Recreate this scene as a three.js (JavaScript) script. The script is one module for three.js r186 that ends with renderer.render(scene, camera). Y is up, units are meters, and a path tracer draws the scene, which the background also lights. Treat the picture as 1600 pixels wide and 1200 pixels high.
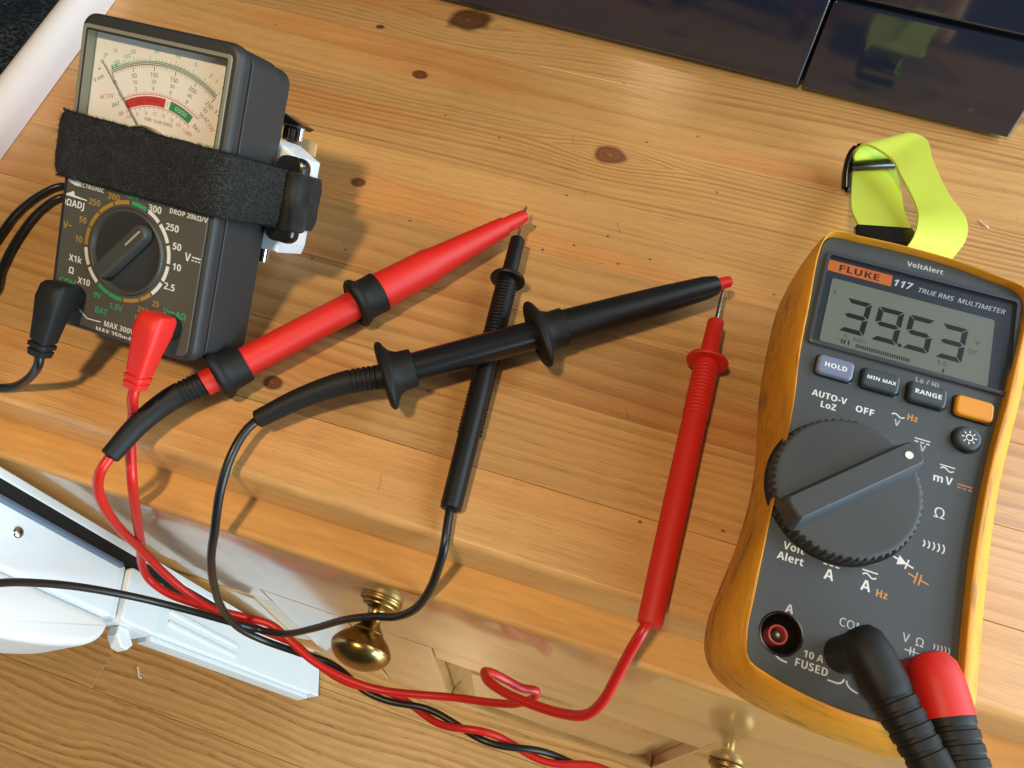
import * as THREE from 'three';
import { RoundedBoxGeometry } from 'three/addons/geometries/RoundedBoxGeometry.js';
import { mergeGeometries, toCreasedNormals } from 'three/addons/utils/BufferGeometryUtils.js';
import { RectAreaLightUniformsLib } from 'three/addons/lights/RectAreaLightUniformsLib.js';

// ---------------------------------------------------------------- camera, light, exposure
const scene = new THREE.Scene();
const camera = new THREE.PerspectiveCamera(55.1, 4 / 3, 0.01, 20);
camera.position.set(0, 0.27, 0);
camera.up.set(-0.26815, 0.51478, -0.81431);
camera.lookAt(-0.14303, 0.27 - 0.85717, -0.49478);
camera.updateMatrixWorld();

const renderer = new THREE.WebGLRenderer({ antialias: true });
renderer.toneMapping = THREE.LinearToneMapping;
renderer.toneMappingExposure = 1.0;
renderer.shadowMap.enabled = true;
RectAreaLightUniformsLib.init();

scene.background = new THREE.Color().setRGB(0.055, 0.054, 0.056);           // the dim room all round

// cool daylight: a tall window close by on the right, and a second one further off, to the right of the viewer
const windowLight = new THREE.RectAreaLight(new THREE.Color().setRGB(0.80, 0.91, 1.0), 6.8, 0.8, 1.0);
windowLight.position.set(0.86, 0.72, -0.48);
windowLight.lookAt(0.1, 0.72, -0.26);
scene.add(windowLight);
const farWindow = new THREE.RectAreaLight(new THREE.Color().setRGB(0.62, 0.86, 1.0), 13.5, 0.9, 1.2);
farWindow.position.set(1.45, 0.1, 0.42);
farWindow.lookAt(-0.2, -0.15, -0.05);
scene.add(farWindow);
// warm bulb overhead, a little to the left and towards the viewer
const bulb = new THREE.PointLight(new THREE.Color().setRGB(1.0, 0.76, 0.46), 2.0, 0, 2);
bulb.position.set(-0.19, 0.92, 0.20);
bulb.castShadow = true;
bulb.shadow.radius = 2;
bulb.shadow.mapSize.set(2048, 2048);
bulb.shadow.camera.near = 0.05;
scene.add(bulb);

// ---------------------------------------------------------------- helpers
function rng(seed) { let s = seed >>> 0; return () => { s = (s + 0x6D2B79F5) >>> 0; let t = s; t = Math.imul(t ^ (t >>> 15), t | 1); t ^= t + Math.imul(t ^ (t >>> 7), t | 61); return ((t ^ (t >>> 14)) >>> 0) / 4294967296; }; }
function h2(x, y) { let n = Math.imul(x | 0, 374761393) + Math.imul(y | 0, 668265263); n = Math.imul(n ^ (n >>> 13), 1274126177); return ((n ^ (n >>> 16)) >>> 0) / 4294967296; }
function vn(x, y) { const xi = Math.floor(x), yi = Math.floor(y), xf = x - xi, yf = y - yi, u = xf * xf * (3 - 2 * xf), v = yf * yf * (3 - 2 * yf); const a = h2(xi, yi), b = h2(xi + 1, yi), c = h2(xi, yi + 1), d = h2(xi + 1, yi + 1); return a + (b - a) * u + (c - a) * v + (a - b - c + d) * u * v; }
const fbm = (x, y, o = 3) => { let s = 0, a = 0.5, t = 0; for (let i = 0; i < o; i++) { s += a * vn(x, y); t += a; x = x * 2.03 + 17.1; y = y * 2.03 + 9.7; a *= 0.5; } return s / t; };
const clamp = (x, a = 0, b = 1) => Math.min(b, Math.max(a, x));
const sst = (a, b, x) => { const t = clamp((x - a) / (b - a)); return t * t * (3 - 2 * t); };
const V = (a) => new THREE.Vector3(a[0], a[1], a[2]);
const lin = (r, g, b) => new THREE.Color().setRGB(r, g, b);

const used = {};
function numbered(n) { if (!(n in used)) { used[n] = 0; return n; } used[n]++; return n + '_' + String(used[n]).padStart(3, '0'); }
function thing(name, label, category, pos = [0, 0, 0], group) {
  const o = new THREE.Group(); o.name = numbered(name); o.position.set(...pos); o.userData = { label, category }; if (group) o.userData.group = group; scene.add(o); return o;
}
function part(name, geo, mat, parent) { const m = new THREE.Mesh(geo, mat); m.name = name; m.castShadow = m.receiveShadow = true; parent.add(m); return m; }
// a part whose geometry is given in world coordinates, hung under an unrotated thing
function wpart(name, geo, mat, parent, root = parent) { geo.translate(-root.position.x, -root.position.y, -root.position.z); return part(name, geo, mat, parent); }

function dataTex(w, h, fn, { srgb = false, repeat } = {}) {
  const d = new Uint8Array(w * h * 4), o = [0, 0, 0];
  for (let j = 0; j < h; j++) for (let i = 0; i < w; i++) { fn(i, j, o); const k = (j * w + i) * 4; d[k] = clamp(o[0], 0, 255); d[k + 1] = clamp(o[1], 0, 255); d[k + 2] = clamp(o[2], 0, 255); d[k + 3] = 255; }
  const t = new THREE.DataTexture(d, w, h, THREE.RGBAFormat); t.magFilter = THREE.LinearFilter; t.minFilter = THREE.LinearMipmapLinearFilter; t.generateMipmaps = true; t.wrapS = t.wrapT = THREE.RepeatWrapping; if (srgb) t.colorSpace = THREE.SRGBColorSpace; if (repeat) t.repeat.set(...repeat); t.needsUpdate = true; return t;
}
const s8 = (l) => 255 * (l <= 0.0031308 ? 12.92 * l : 1.055 * Math.pow(l, 1 / 2.4) - 0.055);
function canvasTex(w, h, draw) { const c = document.createElement('canvas'); c.width = w; c.height = h; const g = c.getContext('2d'); draw(g, w, h); const t = new THREE.CanvasTexture(c); t.colorSpace = THREE.SRGBColorSpace; t.anisotropy = 8; return t; }

// creased normals, worked out in millimetres (the helper merges points closer than a hundredth of a unit)
function crease(g, a) { g.scale(1000, 1000, 1000); const q = toCreasedNormals(g, a); q.scale(0.001, 0.001, 0.001); return q; }
// plan shapes: lists of [x, z]; extruded upwards in y
function planShape(pts, holes = []) { const s = new THREE.Shape(pts.map(([x, z]) => new THREE.Vector2(x, -z))); for (const h of holes) s.holes.push(new THREE.Path(h.map(([x, z]) => new THREE.Vector2(x, -z)))); return s; }
function extr(pts, y0, y1, b = 0, holes = [], seg = 3) {
  const g = new THREE.ExtrudeGeometry(planShape(pts, holes), { depth: Math.max(1e-5, y1 - y0 - 2 * b), bevelEnabled: b > 0, bevelThickness: b, bevelSize: b, bevelOffset: -b, bevelSegments: seg, curveSegments: 12 });
  g.rotateX(-Math.PI / 2); g.translate(0, y0 + b, 0); return g;
}
function planUV(g, x0, x1, z0, z1) { const p = g.attributes.position, u = g.attributes.uv; for (let i = 0; i < p.count; i++) u.setXY(i, (p.getX(i) - x0) / (x1 - x0), 1 - (p.getZ(i) - z0) / (z1 - z0)); return g; }
function rr(x0, z0, x1, z1, r, n = 6) { const o = []; const c = [[x1 - r, z1 - r, 0], [x0 + r, z1 - r, 1], [x0 + r, z0 + r, 2], [x1 - r, z0 + r, 3]]; for (const [cx, cz, q] of c) for (let i = 0; i <= n; i++) { const a = (q + i / n) * Math.PI / 2; o.push([cx + r * Math.cos(a), cz + r * Math.sin(a)]); } return o; }
function circ(cx, cz, r, n = 32) { return Array.from({ length: n }, (_, i) => [cx + r * Math.cos(i / n * 2 * Math.PI), cz + r * Math.sin(i / n * 2 * Math.PI)]); }
function smoothLoop(pts, n) { const c = new THREE.CatmullRomCurve3(pts.map(([x, z]) => new THREE.Vector3(x, 0, z)), true, 'centripetal'); return c.getSpacedPoints(n).slice(0, n).map((p) => [p.x, p.z]); }
function box(x0, x1, y0, y1, z0, z1, r = 0.0008) { const w = x1 - x0, h = y1 - y0, d = z1 - z0; const g = r > 0 ? new RoundedBoxGeometry(w, h, d, 2, Math.min(r, w / 2.1, h / 2.1, d / 2.1)) : new THREE.BoxGeometry(w, h, d); g.translate((x0 + x1) / 2, (y0 + y1) / 2, (z0 + z1) / 2); return g; }
function tube(pts, r, n, rad = 10) { const c = new THREE.CatmullRomCurve3(pts.map(V), false, 'centripetal'); return new THREE.TubeGeometry(c, n || pts.length * 9, r, rad, false); }
// surface through rings of equal point count; caps by fans
function loft(rings, closedEnds = true) {
  const N = rings[0].length, pos = [], uv = [], idx = [];
  rings.forEach((R, k) => { for (let i = 0; i <= N; i++) { const p = R[i % N]; pos.push(p[0], p[1], p[2]); uv.push(i / N, k / (rings.length - 1)); } });
  const W = N + 1;
  for (let k = 0; k < rings.length - 1; k++) for (let i = 0; i < N; i++) { const a = k * W + i, b = a + 1, c = a + W, d = c + 1; idx.push(a, b, c, b, d, c); }
  if (closedEnds) for (const [k, f] of [[0, 1], [rings.length - 1, -1]]) { const R = rings[k], c = [0, 0, 0]; R.forEach((p) => { c[0] += p[0] / N; c[1] += p[1] / N; c[2] += p[2] / N; }); const ci = pos.length / 3; pos.push(...c); uv.push(0.5, 0.5); const st = pos.length / 3; R.forEach((p, i) => { pos.push(p[0], p[1], p[2]); uv.push(i / N, 0); }); for (let i = 0; i < N; i++) { const a = st + i, b = st + (i + 1) % N; f > 0 ? idx.push(ci, b, a) : idx.push(ci, a, b); } }
  const g = new THREE.BufferGeometry(); g.setAttribute('position', new THREE.Float32BufferAttribute(pos, 3)); g.setAttribute('uv', new THREE.Float32BufferAttribute(uv, 2)); g.setIndex(idx); g.computeVertexNormals(); return g;
}
// oval sections along the line from A towards B: stations [distance, half-width sideways, half-height, (lift)]
function axisFrame(A, B) { const a = V(B).sub(V(A)).normalize(), s = new THREE.Vector3().crossVectors(a, new THREE.Vector3(0, 1, 0)).normalize(), u = new THREE.Vector3().crossVectors(s, a); return { o: V(A), a, s, u, at(t, x = 0, y = 0) { return [this.o.x + a.x * t + s.x * x + u.x * y, this.o.y + a.y * t + s.y * x + u.y * y, this.o.z + a.z * t + s.z * x + u.z * y]; } }; }
function oval(F, st, N = 28, sq = 1) { return crease(loft(st.map(([t, rx, ry, lift = 0]) => Array.from({ length: N }, (_, i) => { const q = i / N * 2 * Math.PI, c = Math.cos(q), s = Math.sin(q); return F.at(t, rx * Math.sign(c) * Math.pow(Math.abs(c), sq), lift + ry * Math.sign(s) * Math.pow(Math.abs(s), sq)); }))), 0.7); }
// tapered flexible sleeve along a path: radii list
function sleeve(pts, radii, n = 40, N = 18, ribs) {
  const c = new THREE.CatmullRomCurve3(pts.map(V), false, 'centripetal'), fr = c.computeFrenetFrames(n, false), rings = [];
  const R = (t) => { const f = t * (radii.length - 1), i = Math.min(radii.length - 2, Math.floor(f)); let r = radii[i] + (radii[i + 1] - radii[i]) * (f - i); if (ribs && t > ribs[0] && t < ribs[1]) r -= ribs[3] * (Math.sin(t * ribs[2] * 2 * Math.PI) > 0.35 ? 1 : 0); return r; };
  const add = (t, p, k, r) => rings.push(Array.from({ length: N }, (_, i) => { const q = i / N * 2 * Math.PI, a = fr.normals[k], b = fr.binormals[k]; return [p.x + r * (a.x * Math.cos(q) + b.x * Math.sin(q)), p.y + r * (a.y * Math.cos(q) + b.y * Math.sin(q)), p.z + r * (a.z * Math.cos(q) + b.z * Math.sin(q))]; }));
  for (let k = 0; k <= n; k++) { const p = c.getPointAt(k / n); if (k === 0) add(0, p, 0, R(0) * 0.82); if (k === n) { add(1, p, n, R(1)); add(1, p.clone().addScaledVector(c.getTangentAt(1), 0.0006), n, R(1) * 0.8); } else add(k / n, p, k, R(k / n)); }
  return crease(loft(rings), 0.9);
}

// ---------------------------------------------------------------- textures and materials
const grain = dataTex(256, 256, (i, j, o) => { const v = 110 + 90 * (h2(i * 7, j * 3) * 0.6 + vn(i / 2.1, j / 2.1) * 0.4) - 20; o[0] = o[1] = o[2] = v; });
const smudge = dataTex(512, 512, (i, j, o) => { const f = fbm(i / 70, j / 70, 4), s = fbm(i / 9, j / 160, 2); const v = 120 + 90 * f + 30 * s; o[0] = o[1] = o[2] = v; });
const mats = {};
function std(key, c, rough, extra = {}) { return mats[key] = new THREE.MeshPhysicalMaterial({ color: lin(...c), roughness: rough, ...extra }); }
const gr = (rx, ry) => { const t = grain.clone(); t.repeat.set(rx, ry); t.needsUpdate = true; return t; };
std('greyPlastic', [0.04, 0.045, 0.05], 0.52, { bumpMap: gr(14, 14), bumpScale: 0.00006 });
std('meterPlastic', [0.026, 0.027, 0.027], 0.48, { bumpMap: gr(10, 10), bumpScale: 0.00005 });
std('meterKnob', [0.05, 0.048, 0.04], 0.42, { bumpMap: gr(8, 8), bumpScale: 0.00004 });
std('blackRubber', [0.006, 0.006, 0.0065], 0.46, { bumpMap: gr(6, 6), bumpScale: 0.00005, specularIntensity: 0.75 });
std('blackSoft', [0.008, 0.0078, 0.0074], 0.58, { bumpMap: gr(6, 6), bumpScale: 0.00006, specularIntensity: 0.65 });
std('blackGloss', [0.008, 0.0085, 0.009], 0.3);
std('redPlastic', [0.66, 0.016, 0.009], 0.5, { bumpMap: gr(8, 8), bumpScale: 0.00005 });
std('redSoft', [0.62, 0.018, 0.011], 0.52, { bumpMap: gr(5, 20), bumpScale: 0.00005 });
std('redCable', [0.56, 0.012, 0.009], 0.4);
std('blackCable', [0.009, 0.009, 0.009], 0.36);
std('darkRed', [0.42, 0.02, 0.02], 0.4);
std('steel', [0.62, 0.6, 0.57], 0.22, { metalness: 1 });
std('chrome', [0.75, 0.75, 0.76], 0.12, { metalness: 1 });
std('whitePlastic', [0.74, 0.75, 0.74], 0.42);
std('whiteShell', [0.8, 0.83, 0.84], 0.4, { bumpMap: gr(4, 4), bumpScale: 0.00004 });
std('creamShell', [0.76, 0.72, 0.68], 0.4);
std('beige', [0.5, 0.32, 0.16], 0.6);
std('whitePaint', [0.86, 0.82, 0.81], 0.35);
std('clear', [1, 1, 1], 0.06, { transmission: 1, thickness: 0, ior: 1.49, specularIntensity: 0.8 });
std('clearGrey', [0.72, 0.77, 0.84], 0.1, { transmission: 1, thickness: 0, ior: 1.49 });
std('buttonBlue', [0.16, 0.2, 0.31], 0.42);
std('buttonDark', [0.04, 0.058, 0.075], 0.4);
std('buttonOrange', [0.72, 0.29, 0.02], 0.45);
std('white', [0.8, 0.8, 0.78], 0.5);
std('clipBlack', [0.01, 0.009, 0.008], 0.22, { clearcoat: 0.4, clearcoatRoughness: 0.2 });

// velcro: short black loops
const fuzz = dataTex(512, 256, (i, j, o) => { const v = 255 * clamp(0.5 * vn(i / 2.2, j / 2.2) + 0.35 * vn(i / 5, j / 4) + 0.25 * h2(i, j)); o[0] = o[1] = o[2] = v; });
const fuzzCol = dataTex(512, 256, (i, j, o) => { const v = 0.005 + 0.042 * Math.pow(vn(i / 2.2, j / 2.2), 3) * (0.3 + 1.5 * fbm(i / 26, j / 26, 3)) + (h2(i + 9, j) > 0.985 ? 0.05 : 0); o[0] = s8(v * 1.05); o[1] = s8(v); o[2] = s8(v * 0.86); }, { srgb: true });
std('velcro', [1, 1, 1], 0.95, { map: fuzzCol, bumpMap: fuzz, bumpScale: 0.0011, sheen: 0.35, sheenColor: lin(0.25, 0.22, 0.18), sheenRoughness: 0.8 });
std('velcroBack', [0.012, 0.012, 0.013], 0.8, { bumpMap: fuzz, bumpScale: 0.0003 });

// neon webbing: fine weave
const weave = dataTex(256, 256, (i, j, o) => { const a = Math.sin(i / 256 * 2 * Math.PI * 32), b = Math.sin(j / 256 * 2 * Math.PI * 32); const v = 128 + 70 * a * (Math.sign(b)) + 30 * h2(i, j); o[0] = o[1] = o[2] = v; });
const weaveT = weave.clone(); weaveT.repeat.set(2, 6); weaveT.needsUpdate = true;
std('webbing', [0.70, 0.86, 0.10], 0.5, { bumpMap: weaveT, bumpScale: 0.00012, sheen: 0.4, sheenColor: lin(0.8, 0.9, 0.4), sheenRoughness: 0.5 });

// holster rubber: amber with handling grime
const holsterTex = dataTex(1024, 256, (i, j, o) => {
  const u = i / 1024, v = j / 256; const f = fbm(u * 40, v * 9, 4), g2 = fbm(u * 90 + 5, v * 30, 3), sp = fbm(u * 260, v * 70, 2);
  let dirt = sst(0.5, 0.78, f) * 0.55 + sst(0.58, 0.8, g2) * 0.35 + sst(0.7, 0.85, sp) * 0.4; if (v > 0.62) dirt *= 0.35; dirt = clamp(dirt, 0, 0.8);
  const k = 0.93 + 0.14 * vn(u * 300, v * 80);
  o[0] = s8((0.76 * (1 - dirt) + 0.14 * dirt) * k); o[1] = s8((0.325 * (1 - dirt) + 0.07 * dirt) * k); o[2] = s8((0.016 * (1 - dirt) + 0.018 * dirt) * k);
}, { srgb: true });
std('holster', [1, 1, 1], 0.52, { map: holsterTex, bumpMap: gr(30, 8), bumpScale: 0.00008 });
std('holsterRim', [0.78, 0.55, 0.2], 0.5, { bumpMap: gr(30, 4), bumpScale: 0.00005 });

// black lacquer
const lacq = dataTex(512, 512, (i, j, o) => { const d = h2(i, j) > 0.9985 ? 90 : 0; const f = fbm(i / 60, j / 60, 4); o[0] = 40 + 60 * f + d; o[1] = 60 + 70 * f + d * 2; o[2] = 40; });
std('lacquer', [0.012, 0.017, 0.032], 0.25, { roughnessMap: lacq, clearcoat: 1, clearcoatRoughness: 0.06 });
std('lacquerEdge', [0.05, 0.045, 0.04], 0.5);

// ---- pine boards of the top: one colour field laid out in metres, boards take their own window of it
const X0 = -0.42, X1 = 0.46, Z0 = -0.62, Z1 = -0.06;                          // field limits
const seams = [-0.0818, -0.1145, -0.1542, -0.194, -0.231, -0.274, -0.317, -0.3655, -0.409, -0.452, -0.50, -0.55, -0.60];
const knots = [[-0.1574, -0.3354, 0.0038, 0.8], [-0.0388, -0.3065, 0.0075, 0.55], [-0.156, -0.246, 0.0035, 0.6], [-0.1481, -0.3935, 0.0115, 1], [-0.1425, -0.1248, 0.0036, 0.9], [-0.196, -0.3698, 0.0022, 0.9], [-0.33, -0.16, 0.004, 0.6], [0.21, -0.27, 0.005, 0.6], [0.25, -0.14, 0.004, 0.5]];
const pits = [[-0.0527, -0.2708], [-0.0403, -0.2399], [-0.0261, -0.2507], [-0.0173, -0.2353], [-0.0034, -0.2429], [-0.0617, -0.2454], [-0.0539, -0.2323], [-0.2566, -0.3515], [-0.1562, -0.1927], [-0.1317, -0.3079], [-0.0983, -0.3003], [-0.0225, -0.3224], [0.0028, -0.3357], [-0.0451, -0.3662], [0.0196, -0.2975], [-0.1434, -0.2024], [-0.1298, -0.1864], [-0.0777, -0.1418], [0.0207, -0.1123], [0.052, -0.1184], [0.0561, -0.2404], [-0.1214, -0.2294], [-0.24, -0.2], [-0.27, -0.25], [-0.29, -0.23], [0.16, -0.2], [0.17, -0.24]];
const boardOf = (z) => { let b = 0; while (b < seams.length - 2 && z < seams[b + 1]) b++; return b; };
//           tone, ring density per metre, contrast, lean
const bp = [[1.1, 150, 0.35, 0.004], [0.98, 170, 0.65, 0.02], [0.86, 120, 0.65, -0.02], [0.94, 100, 0.6, 0.012], [1.06, 260, 0.4, 0.004], [0.97, 300, 1.0, 0.012], [1.04, 150, 0.45, -0.006], [0.93, 170, 0.85, 0.006], [1.0, 140, 0.8, 0.01], [0.95, 200, 0.7, 0.0], [1.0, 160, 0.7, 0.01], [0.97, 160, 0.7, 0.0], [1, 160, 0.7, 0]];
function pine(x, z, out) {
  const b = boardOf(z), P = bp[b], zc = (seams[b] + seams[b + 1]) / 2;
  const merged = b === 4 ? 5 : b;                                            // two boards run on as one piece of timber
  let zz = z, kn = 0, knr = 0, kd = 0;
  for (const k of knots) { const dx = (x - k[0]) / 1.25, dz = z - k[1], r = k[2]; if (Math.abs(dx) > r * 9 || Math.abs(dz) > r * 6) continue; if (boardOf(k[1]) !== b && Math.abs(dz) > r * 1.1 && !(b >= 4 && b <= 5)) continue;
    zz -= Math.sign(dz) * r * 1.5 * Math.exp(-((dx / (3.2 * r)) ** 2)) * Math.exp(-Math.abs(dz) / (2.4 * r));
    const d = Math.hypot(dx, dz) / r * (0.82 + 0.36 * vn(x * 160 + r * 900, z * 160)); const w = 1 - sst(0.72, 1.12, d); if (w > kn) { kn = w; knr = d; kd = k[3]; } }
  const wob = 0.011 * (fbm(x * 3.1 + b * 13.7, zz * 26 + b * 3.1, 3) - 0.5) + 0.0035 * (fbm(x * 11 + b * 5, zz * 60, 2) - 0.5);
  const s = (zz - zc + wob + P[3] * x + 0.02 * (vn(x * 1.7 + merged * 31, merged) - 0.5)) * bp[merged][1] + b * 3.7;
  const dens = s + 3.2 * vn(s * 0.21, b * 7.7) + 0.6 * vn(x * 6, s * 0.5), f = dens - Math.floor(dens), rid = h2(Math.floor(dens), b + 40);
  const late = sst(0.25, 0.86, f) * (1 - sst(0.9, 1.0, f)) * (0.25 + 0.75 * rid) * P[2] * (0.55 + 0.9 * fbm(x * 5, z * 20 + b, 2));
  const fib = vn(x * 55 + b * 7, z * 3400), fib2 = vn(x * 160, z * 5200 + b), blot = fbm(x * 9 + 3, z * 16 + b * 11, 3), fine = vn(x * 900, z * 6000);
  const pore = sst(0.78, 0.92, vn(x * 70 + b * 3, z * 1900 + b * 11)) * (0.35 + 0.65 * vn(x * 14, z * 90));
  const t = P[0] * (0.83 + 0.21 * fib + 0.11 * fib2 + 0.05 * fine) * (0.84 + 0.32 * blot) * (1 - 0.2 * pore);
  let r = 0.57 * t, g = 0.312 * t, c = 0.103 * t;
  const l = clamp(late * 0.85); r *= 1 - 0.40 * l; g *= 1 - 0.56 * l; c *= 1 - 0.70 * l;
  const flame = sst(0.55, 0.8, fbm(x * 5 + b * 19, z * 30, 2)) * 0.16; g *= 1 - flame; c *= 1 - 1.6 * flame;
  if (kn > 0) { const q = 0.6 + 0.4 * Math.sin(knr * 15 + 2 * vn(x * 300, z * 300)), ctr = knr < 0.25 ? 1.5 : 1; const kr = (0.2 * (1 - kd) + 0.05 * kd) * (0.55 + 0.6 * q) * (knr > 0.75 ? 0.75 : 1) * ctr * (0.8 + 0.4 * vn(x * 1200, z * 1200)), e = kn * 0.92; r = r * (1 - e) + e * kr * 1.5; g = g * (1 - e) + e * kr * 0.42; c = c * (1 - e) + e * kr * 0.1; }
  for (const p of pits) { const dx = x - p[0], dz = z - p[1]; if (Math.abs(dx) < 0.003 && Math.abs(dz) < 0.003) { const e = 0.8 * (1 - sst(0.0003, 0.0008, Math.hypot(dx * 0.75, dz) * (0.7 + 0.6 * vn(x * 1500, z * 1500)))); r *= 1 - e; g *= 1 - e; c *= 1 - e * 0.9; } }
  out[0] = r; out[1] = g; out[2] = c;
}
const TW = 1792, TH = 2048;
const pineTex = dataTex(TW, TH, (i, j, o) => { pine(X0 + (i + 0.5) / TW * (X1 - X0), Z1 - (1 - (j + 0.5) / TH) * (Z1 - Z0) * 1.0, o); o[0] = s8(o[0]); o[1] = s8(o[1]); o[2] = s8(o[2]); }, { srgb: true });
{ // scratches and dents drawn straight into the field
  const d = pineTex.image.data, R = rng(71);
  for (let n = 0; n < 150; n++) { let x = R() * TW, y = TH * (0.35 + 0.58 * R()); const L = 4 + R() * 26 * R(), a = (R() - 0.5) * 3.1, dk = R() < 0.65 ? 0.72 + 0.2 * R() : 1.1; for (let k = 0; k < L; k++) { const xi = Math.round(x) % TW, yi = Math.round(y) % TH; if (xi >= 0 && yi >= 0) for (let c = 0; c < 3; c++) { const q = (yi * TW + xi) * 4 + c; d[q] = Math.min(255, d[q] * dk); } x += Math.cos(a) * 0.7; y += Math.sin(a) * 1.3 + 0.2 * Math.sin(k / 9); } }
}
const pineBump = dataTex(512, 512, (i, j, o) => { const v = 255 * clamp(0.35 * vn(i / 40, j / 1.6) + 0.35 * vn(i / 12, j / 3.1) + 0.4 * fbm(i / 60, j / 40, 3)); o[0] = o[1] = o[2] = v; });
pineBump.repeat.set(6, 5);
const pineRough = dataTex(512, 512, (i, j, o) => { const v = 92 + 70 * fbm(i / 50, j / 50, 4) + 26 * vn(i / 20, j / 1.8); o[0] = 0; o[1] = v; o[2] = 0; }); pineRough.repeat.set(3, 2.3);
std('pine', [1, 1, 1], 1, { map: pineTex, bumpMap: pineBump, bumpScale: 0.00022, roughnessMap: pineRough, clearcoat: 0.6, clearcoatRoughness: 0.24 });

// smoother lacquered timber of the front, and oak for the floor; both tile
function plankTex(seed, base, late, dens, w = 1024, h = 512, pores = 0) {
  return dataTex(w, h, (i, j, o) => { const x = i / w, y = j / h; const px = Math.cos(x * 2 * Math.PI) * 0.9 + seed, py = Math.sin(x * 2 * Math.PI) * 0.9; const wob = 0.12 * fbm(px * 0.9, py * 0.9 + y * 2.2, 2) + 0.02 * fbm(px * 4, py * 4 + y * 9, 2); const s = (y + wob) * dens, f = s - Math.floor(s), l = sst(0.2, 0.85, f) * (1 - sst(0.9, 1, f)) * (0.3 + 0.7 * h2(Math.floor(s), seed)); const fib = vn(x * 60, y * 420 + seed), b = fbm(px * 2, py * 2 + y * 4, 3); let t = (0.84 + 0.2 * fib) * (0.86 + 0.28 * b); if (pores && vn(x * 90, y * 500 + 3) > 0.8) t *= 1 - pores * l - pores * 0.4; for (let c = 0; c < 3; c++) o[c] = s8((base[c] * (1 - l) + late[c] * l) * t); }, { srgb: true });
}
const frontTex = plankTex(5, [0.60, 0.345, 0.125], [0.52, 0.27, 0.085], 14), oakTex = plankTex(11, [0.66, 0.37, 0.125], [0.46, 0.215, 0.06], 34, 1024, 1024, 0.3);
std('front', [1, 1, 1], 0.32, { map: frontTex, clearcoat: 1, clearcoatRoughness: 0.1 });
std('rail', [1.12, 0.98, 0.72], 0.5, { map: frontTex, bumpMap: gr(90, 6), bumpScale: 0.00018 });
std('oak', [1, 1, 1], 0.4, { map: oakTex, clearcoat: 0.4, clearcoatRoughness: 0.22 });
// brass with tarnish
const brassR = dataTex(256, 256, (i, j, o) => { const f = fbm(i / 40, j / 40, 4); o[0] = 0; o[1] = 40 + 90 * f; o[2] = 255; });
std('brass', [0.36, 0.225, 0.075], 1, { metalness: 1, roughnessMap: brassR });
// carpet
const carpetTex = dataTex(512, 512, (i, j, o) => { const a = vn(i / 3.2, j / 2.4), b = h2(i, j), f = fbm(i / 50, j / 50, 3); const v = Math.pow(a, 2.2) * (0.5 + 0.5 * b); o[0] = s8(0.014 + 0.42 * v * f * 1.4); o[1] = s8(0.028 + 0.5 * v * f * 1.4); o[2] = s8(0.055 + 0.55 * v * f * 1.4); }, { srgb: true });
carpetTex.repeat.set(1.5, 1.5);
std('carpet', [1, 1, 1], 0.95, { map: carpetTex, bumpMap: carpetTex, bumpScale: 0.003 });

// ---------------------------------------------------------------- floor and carpet
const FLOOR = -0.37;
const floor = new THREE.Group(); floor.name = 'floor'; floor.userData = { kind: 'structure' }; floor.position.set(0, FLOOR, 0); scene.add(floor);
{
  const w = 0.0572, R = rng(5); let row = 0;
  for (let z = -0.62; z < 0.55; z += w, row++) {
    let x = -1.3 + R() * 0.3;
    while (x < 0.9) { const L = 0.42 + R() * 0.6; const g = box(x + 0.0001, x + L - 0.0001, -0.02, -0.0002 * R(), z + 0.0001, z + w - 0.0001, 0.0003); const uv = g.attributes.uv, p = g.attributes.position, ou = R(), ov = R(); for (let i = 0; i < p.count; i++) uv.setXY(i, ou + p.getX(i) * 1.1, ov + p.getZ(i) * 4.6); part('plank', g, mats.oak, floor); x += L; }
  }
}
const carpet = part('carpet', extr(rr(-2.6, -2.4, -0.72, 0.1, 0.01), FLOOR + 0.001, FLOOR + 0.012, 0.003), mats.carpet, scene); carpet.userData = { kind: 'structure' };
{ const p = carpet.geometry.attributes.position, uv = carpet.geometry.attributes.uv; for (let i = 0; i < p.count; i++) uv.setXY(i, p.getX(i) * 1.2, p.getZ(i) * 1.2); }

// ---------------------------------------------------------------- the chest the things lie on
const chest = thing('wooden_chest', 'honey pine chest with planked top and lacquered front carrying the meters', 'chest', [0, FLOOR, -0.25]);
const TE = -0.0818, FZ = -0.067;                                            // top's front edge, plane of the front
function boardGeo(x0, x1, zf, zb, yT, th, r) {                               // board from zf (near) to zb (far), top edges eased by r
  const q = r > 0.001 ? 4 : 1, sec = []; for (let i = 0; i <= q; i++) { const a = i / q * Math.PI / 2; sec.push([zf - r + r * Math.sin(a), yT - r + r * Math.cos(a)]); } const e = 0.00012; sec.push([zf, yT - th], [zb, yT - th], [zb, yT - e], [zb + e, yT]);
  const s = new THREE.Shape(sec.map(([z, y]) => new THREE.Vector2(-z, y))), g = new THREE.ExtrudeGeometry(s, { depth: x1 - x0, bevelEnabled: false }); g.rotateY(Math.PI / 2); g.translate(x0, 0, 0);   // (-z along x) turned so that x runs along the board
  const p = g.attributes.position, uv = g.attributes.uv; for (let i = 0; i < p.count; i++) { const x = p.getX(i), z = p.getZ(i), y = p.getY(i); uv.setXY(i, (x - X0) / (X1 - X0), (z - (yT - y) * 0.9 - Z0) / (Z1 - Z0)); }
  return g;
}
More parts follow.
